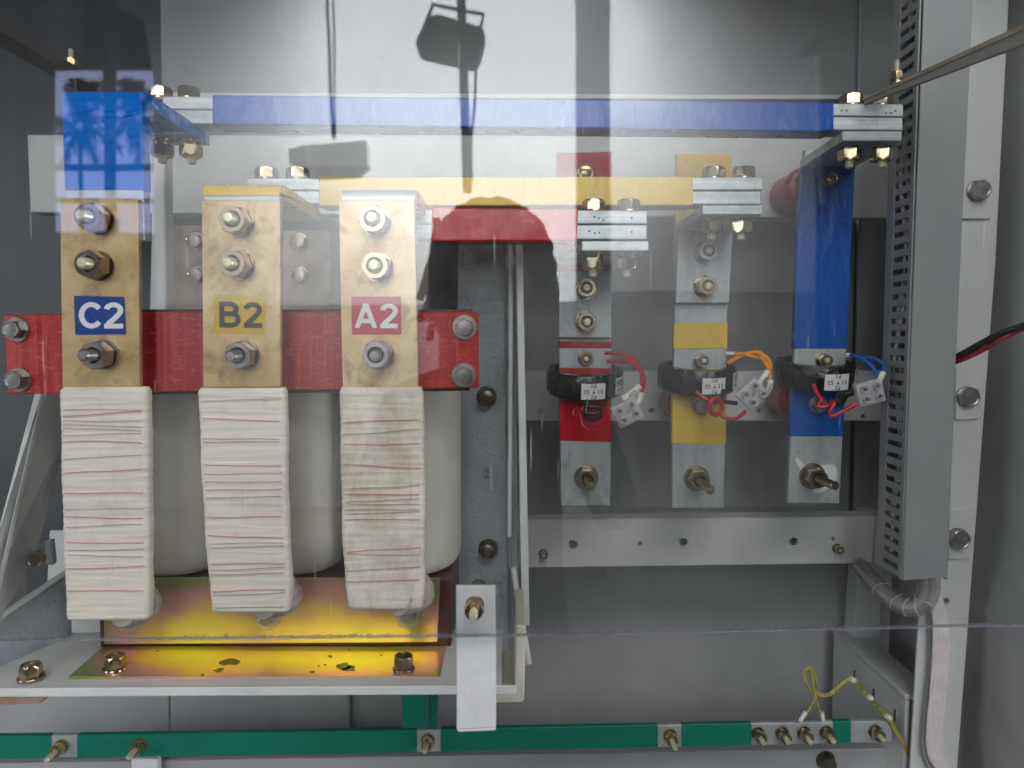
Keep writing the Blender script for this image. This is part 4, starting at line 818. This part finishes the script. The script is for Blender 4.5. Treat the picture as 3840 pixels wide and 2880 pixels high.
for i, (x, y, r) in enumerate(((862, 2480, .0050), (822, 2512, .0026), (1290, 2497, .0045), (1312, 2506, .0035), (1238, 2460, .0014), (1172, 2519, .0012), (1218, 2492, .0008), (1195, 2496, .0008), (760, 2530, .001), (590, 2440, .0007), (1430, 2457, .0007), (1310, 2436, .0006))): stain(x, y, r, i)
tag(obj('reactor_core', box(P(370, 2300, .669).x, P(1690, 2300, .669).x, .6695, .83, zf-.002, CZ-.2262, 0.001), M['core']), 'dark red varnished core behind the yellow angle', 'core')
# ------------------------------------------------------------------ earth bar
eb = thing('earth_bar', 'long green taped earth bar along the bottom', 'busbar', P(100, 2850, 0.80))
def yl(x): return 2762 - 58*(x/3340.0)**1.15 if x > 0 else 2762 + 0.01*(-x)
def ybt(x): return 2846 - 62*(max(x, 0)/3340.0)**1.15
def band(x0, x1, g=0): return [(x0, yl(x0)-g), ((x0+x1)/2, yl((x0+x1)/2)-g), (x1, yl(x1)-g), (x1, ybt(x1)+g), ((x0+x1)/2, ybt((x0+x1)/2)+g), (x0, ybt(x0)+g)]
obj('bar', poly(band(-200, 3345), 0.80, 0.006, 0.0006), M['alu_v'], eb)
for (x0, x1) in ((-200, 192), (288, 1563), (1652, 2468), (2556, 2818), (3125, 3192)): obj('tape', poly(band(x0, x1, 1), 0.7993, 0.0074, 0.0005), M['green'], eb)
for (x, L, mt) in ((232, .026, 'zinc_yellow'), (525, .024, 'zinc_yellow'), (1604, .022, 'zinc_yellow'), (2512, .026, 'zinc_yellow'), (2842, .018, 'zinc'), (2932, .018, 'zinc'), (3014, .018, 'zinc'), (3098, .018, 'zinc'), (3280, .018, 'zinc')):
    bolt(eb, x, (yl(x)+ybt(x))/2-4, 0.799, 21, 'nut', L, mt, wr=27)
gl_ = thing('earth_link', 'green taped drop link between the shelf and the green bar', 'link bar', P(1505, 2735, .78))
obj('strap', poly([(1506, 2560), (1602, 2560), (1602, 2731), (1508, 2731)], 0.775, 0.006, 0.0008), M['green'], gl_); obj('rear_strap', poly([(1606, 2560), (1645, 2560), (1638, 2740), (1606, 2735)], 0.785, 0.006, 0.0008), M['green'], gl_)
tag(obj('panel_fold', poly([(1310, 2560), (1317, 2560), (1318, 2770), (1311, 2770)], 1.012, 0.006), M['dark_steel']), 'narrow dark seam in the back panel above the green bar', 'panel seam')
wbk = obj('lower_bracket', poly([(490, 2846), (590, 2848), (592, 2960), (495, 2960)], 0.82, 0.01, 0.001), M['white_paint']); tag(wbk, 'small white bracket hanging below the green bar at left', 'bracket')
# ------------------------------------------------------------------ front white bracket and acrylic sheet
wb = thing('front_bracket', 'flat white painted bracket with one bolt at bottom centre', 'bracket', P(1785, 2740, .5))
obj('plate', poly([(1709, 2198), (1857, 2198), (1860, 2460), (1860, 2728), (1712, 2736), (1711, 2400)], 0.4985, 0.004, 0.0008, 2), M['white_paint'], wb)
obj('end_fold', poly([(1712, 2737), (1860, 2729), (1858, 2741), (1720, 2746)], 0.4990, 0.02, 0.0006), M['white_paint'], wb)
bolt(wb, 1780, 2268, 0.484, 33, 'nut', 0.022, 'zinc_yellow', wr=36)
sheet = thing('acrylic_sheet', 'clear acrylic cover sheet in front of everything, mirroring the room', 'cover sheet', P(1900, 2380, PANE))
ys_ = lambda x: 2408 - 22*(x/1920) - 24*max(0, (x-1920)/1920)
A, B_, C_ = P(-500, 2410, PANE), P(1920, 2386, PANE), P(4300, 2336, PANE); TL, TR = P(-560, -700, PANE), P(4600, -700, PANE)
fr_ = [TL, TR, C_, B_, A]
obj('pane', prism(fr_, [p+Vector((0, .004, 0)) for p in fr_]), M['pane'], sheet)
# rough sawn lower edge: a jagged strip of chips
bm = bmesh.new(); rnd = random.Random(5); N = 620; top = []; bot = []; tb_ = []; bb_ = []
for i in range(N+1):
    q = i/N; p = (A.lerp(B_, q*2) if q < .5 else B_.lerp(C_, q*2-1)); px_ = q
    amp = 0.0009 if .24 < q < .45 else 0.0004
    up_ = abs(rnd.gauss(0, 1))*amp + 0.0002
    top.append(bm.verts.new(p+Vector((0, -.0003, up_)))); tb_.append(bm.verts.new(p+Vector((0, .0043, up_*.6)))); bot.append(bm.verts.new(p+Vector((0, -.0003, -.0003-rnd.random()*.0002)))); bb_.append(bm.verts.new(p+Vector((0, .0043, -.0014))))
for i in range(N):
    for a_, b_ in ((top, bot), (tb_, top), (bot, bb_), (bb_, tb_)): bm.faces.new((a_[i], a_[i+1], b_[i+1], b_[i]))
obj('sawn_edge', bm, M['sawn'], sheet)
# ------------------------------------------------------------------ the room behind the photographer (seen mirrored in the sheet)
DV = 5.0
def rpoly(pts, Dv, thick):
    f = [R(x, y, Dv) for x, y in pts]; return prism(f, [p+Vector((0, -thick, 0)) for p in f])
struct('room_wall', rpoly([(565, -1500), (2160, -1500), (2160, 1130), (1640, 1136), (1640, 1140), (585, 1140), (575, 300), (535, 70), (430, 20), (430, -1500)], DV, 0.1), M['room_wall'])
struct('room_wall_lower', rpoly([(585, 1141), (1640, 1141), (1640, 1905), (600, 1905)], DV, 0.1), M['room_grey'])
struct('room_wall_right', rpoly([(2285, -1500), (3060, -1500), (3060, 1095), (2285, 1095)], DV, 0.1), M['room_grey'])
struct('room_wall_right_lower', rpoly([(2285, 1096), (3060, 1096), (3060, 1905), (2285, 1905)], DV, 0.1), M['room_dado'])
struct('room_far_wall', rpoly([(-6000, -5000), (9000, -5000), (9000, 2600), (-6000, 2600)], DV+2.2, 0.1), M['room_dado'])
struct('room_floor', box(-8, 8, -7, 0.5, -0.06, -0.0), M['floor'])
tag(obj('pillar', rpoly([(2158, -1500), (2285, -1500), (2285, 1400), (2158, 1400)], DV-0.012, 0.1), M['room_dark']), 'dark upright pillar mirrored right of the bright wall', 'pillar')
tag(obj('ceiling_beam', rpoly([(-500, -200), (4000, -200), (4000, -40), (-500, -40)], DV-0.03, 0.05), M['fixture']), 'dark ceiling beam mirrored along the top', 'beam')
fl = thing('floodlight', 'dark floodlight head on a tall pole, mirrored above centre', 'floodlight', R(1740, 700, 3.0))
Dv = 3.0
def cyl(a, b, r, seg=14): return tube_bm([a, b], r, seg)
obj('pole', cyl(R(1718, -300, Dv), R(1752, 720, Dv), S(17, Dv)), M['fixture'], fl, True)
hd = [R(x, y, Dv-.08) for x, y in ((1560, 135), (1600, 55), (1640, 45), (1800, 92), (1820, 112), (1795, 200), (1770, 225), (1740, 218), (1570, 178), (1553, 160))]
obj('lamp_head', prism(hd, [p+Vector((0, -.14, 0)) for p in hd], 0.015, 2), M['fixture'], fl)
tbm = bmesh.new(); tube_bm([R(1588, 100, Dv-.1), R(1620, 14, Dv-.1), R(1700, 30, Dv-.1), R(1815, 52, Dv-.1), R(1800, 110, Dv-.1)], 0.008, 8, bm=tbm); obj('yoke', tbm, M['fixture'], fl, True)
obj('cord', tube_bm(spline([R(1785, 215, Dv), R(1780, 380, Dv), R(1766, 520, Dv), R(1768, 680, Dv)], 8), 0.006, 8), M['fixture'], fl, True)
hc = thing('hanging_cables', 'two thin cables hanging from above with a white socket box', 'cable', R(1240, 480, 4.0))
obj('cable', tube_bm([R(1226, -400, 4.0), R(1232, 60, 4.0), R(1240, 350, 4.0), R(1248, 520, 4.0)], 0.009, 8), M['fixture'], hc, True)
obj('cable', tube_bm([R(1250, -400, 4.0), R(1254, 60, 4.0), R(1254, 350, 4.0), R(1256, 520, 4.0)], 0.006, 8), M['fixture'], hc, True)
obj('socket_box', rpoly([(1140, 545), (1372, 525), (1376, 620), (1150, 615)], 3.95, 0.12), M['room_wall'], hc); obj('bracket', rpoly([(1082, 560), (1139, 545), (1146, 616), (1378, 622), (1345, 660), (1160, 665), (1080, 610)], 3.97, 0.05), M['fixture'], hc)
tag(obj('light_pipe', tube_bm([R(3060, 160, 4.2), R(3085, 760, 4.2)], S(11, 4.2), 12), M['room_wall'], None, True), 'thin white pipe mirrored near the blue strip', 'pipe')
tag(obj('lamp_shade', rpoly([(3030, 170), (3120, 60), (3230, -20), (3330, -150), (3420, -150), (3415, 120), (3330, 165), (3200, 130)], 3.6, 0.2), M['fixture']), 'dark lamp shade mirrored in the upper right corner', 'lamp')
# barred window with a palm outside, mirrored over the blue taped riser
wn = thing('window', 'bright barred window mirrored over the blue taped bar', 'window', R(190, 880, 6.0))
DW_ = 6.6
obj('sky_glow', rpoly([(185, 240), (590, 240), (590, 880), (185, 880)], DW_+.5, 0.02), M['sky_pane'], wn)
fb = bmesh.new()
for c in ([(60, 60), (192, 60), (192, 1300), (60, 1300)], [(192, 60), (590, 60), (590, 255), (192, 255)], [(192, 872), (590, 872), (590, 1300), (192, 1300)]): prism([R(x, y, DW_) for x, y in c], [R(x, y, DW_)+Vector((0, -.06, 0)) for x, y in c], bm=fb)
obj('surround', fb, M['room_dark'], wn)
for c in ([(385, 255), (430, 255), (430, 700), (438, 872), (393, 872)], [(192, 615), (385, 615), (385, 640), (192, 640)], [(431, 615), (590, 615), (590, 640), (431, 640)], [(192, 742), (388, 742), (388, 760), (192, 760)], [(434, 742), (590, 742), (590, 760), (434, 760)]):
    obj('bar', rpoly(c, DW_-.02, 0.03), M['room_dark'], wn)
pt = thing('palm_tree', 'palm fronds against the sky seen through the mirrored window', 'palm tree', R(400, 900, DW_+.3))
obj('trunk', tube_bm([R(300, 500, DW_+.3), R(310, 1400, DW_+.3)], 0.02, 8), M['room_dark'], pt, True)
fb = bmesh.new(); rnd = random.Random(12)
for (ox, oy, a0, ln) in ((300, 470, -100, 150), (300, 470, -60, 160), (300, 470, -20, 170), (300, 470, 20, 170), (300, 470, 200, 150), (300, 470, 160, 140), (300, 470, 60, 130), (300, 470, 120, 130), (520, 430, 90, 160), (520, 430, 30, 150), (520, 430, 150, 150), (520, 430, -60, 140), (520, 430, -120, 140), (240, 290, 15, 170), (240, 300, 50, 150), (300, 280, 90, 140), (360, 290, 130, 150), (460, 290, 60, 160), (520, 290, 110, 150), (560, 300, 165, 170), (260, 360, 0, 170), (560, 380, 180, 160), (330, 400, 100, 120), (480, 400, 80, 120), (220, 330, 0, 150), (420, 300, 10, 150), (420, 300, 170, 160)):
    for k in range(16):
        q = (k+2)/18; x = ox+ln*q*math.cos(math.radians(a0)); y = oy+ln*q*math.sin(math.radians(a0))+30*q*q
        for s in (-1, 1):
            an = math.radians(a0+s*rnd.uniform(35, 60)+rnd.uniform(-8, 8)); l = 62*(1-q*.55); tx, ty = x+l*math.cos(an), y+l*math.sin(an)+14; nx, ny = -math.sin(an)*3.5, math.cos(an)*3.5
            c = [R(x-nx, y-ny, DW_+.3), R(x+nx, y+ny, DW_+.3), R(tx, ty, DW_+.3)]; prism(c, [p+Vector((0, -.004, 0)) for p in c], bm=fb)
obj('crown', fb, M['room_dark'], pt)
# ------------------------------------------------------------------ the photographer
pe = thing('person', 'person in dark clothes holding up a phone, mirrored as a dark shape', 'person', (-0.04, -0.3, 0))
def skin_body(name, verts, edges, radii, mat, parent, lv=1, root=0):
    me = bpy.data.meshes.new(name); me.from_pydata(verts, edges, []); o = bpy.data.objects.new(name, me); COL.objects.link(o)
    o.modifiers.new('s', 'SKIN'); o.modifiers.new('u', 'SUBSURF').levels = lv; o.modifiers['u'].render_levels = lv
    for i, v in enumerate(me.skin_vertices[0].data): v.radius = (radii[i][0], radii[i][1]) if isinstance(radii[i], tuple) else (radii[i], radii[i]); v.use_root = (i == root)
    dg = bpy.context.evaluated_depsgraph_get(); dg.update(); nm = bpy.data.meshes.new_from_object(o.evaluated_get(dg)); bpy.data.objects.remove(o)
    for p in nm.polygons: p.use_smooth = True
    nm.materials.clear(); nm.materials.append(mat); return put(name, nm, parent)
hx_, hy_ = -0.035, -0.24
V_ = [(hx_, -.33, .62), (hx_, -.33, .80), (hx_, -.33, .98), (hx_, -.32, 1.10), (hx_, -.29, 1.155), (hx_, -.25, 1.20), (hx_, hy_, 1.27), (hx_, hy_, 1.345), (hx_, hy_+.02, 1.395),
      (hx_-.16, -.33, 1.07), (hx_-.23, -.30, .88), (hx_-.13, -.13, .98), (-.075, -.045, 1.14),
      (hx_+.16, -.33, 1.07), (hx_+.23, -.30, .88), (hx_+.17, -.13, .98), (.085, -.045, 1.14),
      (hx_-.09, -.33, .50), (hx_-.10, -.33, .28), (hx_-.10, -.34, .06), (hx_+.09, -.33, .50), (hx_+.10, -.33, .28), (hx_+.10, -.34, .06), (hx_-.065, -.24, .035), (hx_+.11, -.24, .035)]
E_ = [(0, 1), (1, 2), (2, 3), (3, 4), (4, 5), (5, 6), (6, 7), (7, 8), (3, 9), (9, 10), (10, 11), (11, 12), (3, 13), (13, 14), (14, 15), (15, 16), (0, 17), (17, 18), (18, 19), (0, 20), (20, 21), (21, 22), (19, 23), (22, 24)]
Rr = [(.15, .10), (.13, .09), (.15, .10), (.13, .08), .055, .048, (.066, .075), (.075, .088), (.055, .062), .06, .045, .034, .024, .06, .045, .034, .024, .08, .055, .04, .08, .055, .04, .035, .035]
skin_body('body', V_, E_, Rr, M['cloth_dark'], pe, 2)
hb_ = bmesh.new(); bmesh.ops.create_icosphere(hb_, subdivisions=4, radius=1.0)
for v in hb_.verts:
    n_ = v.co.normalized(); l = 1 + .03*math.sin(n_.x*13+2)*math.sin(n_.z*11)+.035*math.sin(n_.x*29+n_.z*23)*math.sin(n_.y*17+1)
    v.co = Vector((hx_+n_.x*.104*l, hy_-.02+n_.y*.10*l, 1.345+n_.z*.098*l))
obj('hair', hb_, M['hair'], pe, True)
lk = bmesh.new(); rnd = random.Random(3)
for k in range(44):
    s = -1 if k % 2 else 1; x0 = hx_+s*rnd.uniform(.05, .095); z0 = 1.345+rnd.uniform(-.03, .06); L = rnd.uniform(.06, .16); pts = [Vector((x0, hy_-.03+rnd.uniform(-.04, .05), z0))]
    for q in range(6): pts.append(pts[-1]+Vector((s*rnd.uniform(-.004, .010), rnd.uniform(-.004, .004), -L/6)))
    tube_bm(spline(pts, 3), 0.0065, 6, bm=lk)
obj('curls', lk, M['hair'], pe, True)
fc = bmesh.new(); bmesh.ops.create_uvsphere(fc, u_segments=24, v_segments=16, radius=1.0)
for v in fc.verts:
    n_ = v.co.copy(); nose = 0.016*math.exp(-((n_.x/.16)**2+((n_.z+.1)/.25)**2)) if n_.y > 0 else 0; v.co = Vector((hx_+n_.x*.070, hy_+.018+n_.y*.080+nose, 1.318+n_.z*.105*(1 if n_.z > 0 else .98)))
obj('face', fc, M['skin'], pe, True)
for s in (-1, 1):
    e = bmesh.new(); bmesh.ops.create_uvsphere(e, u_segments=12, v_segments=8, radius=.012)
    for v in e.verts: v.co += Vector((hx_+s*.030, hy_+.086, 1.325))
    obj('eye', e, M['paper'], pe, True); bx_ = -.075 if s < 0 else .085
    palm = [(bx_-s*.0, -.05, 1.135), (bx_*.97, -.032, 1.165), (bx_*.95, -.026, 1.20)]
    hv = list(palm); he = [(0, 1), (1, 2)]; hr_ = [.02, (.022, .014), (.02, .012)]
    for f in range(4):
        b0_ = len(hv); z0 = 1.178+f*.016; hv += [(bx_*.98, -.024, z0), (bx_*.92, -.004 if f else -.012, z0+.006), (bx_*.80, -.004-.006, z0+.008)]; he += [(1 if f < 2 else 2, b0_), (b0_, b0_+1), (b0_+1, b0_+2)]; hr_ += [.0085, .008, .0068]
    b0_ = len(hv); hv += [(bx_*.90, -.045, 1.165), (bx_*.76, -.040, 1.185)]; he += [(0, b0_), (b0_, b0_+1)]; hr_ += [.010, .0085]
    skin_body('hand', hv, he, hr_, M['skin'], pe, 1)
ph = obj('phone', box(-.070, .078, -.031, -.023, 1.165, 1.237, 0.003, 2), M['wire_black']); tag(ph, 'black phone held sideways by the mirrored person', 'phone')
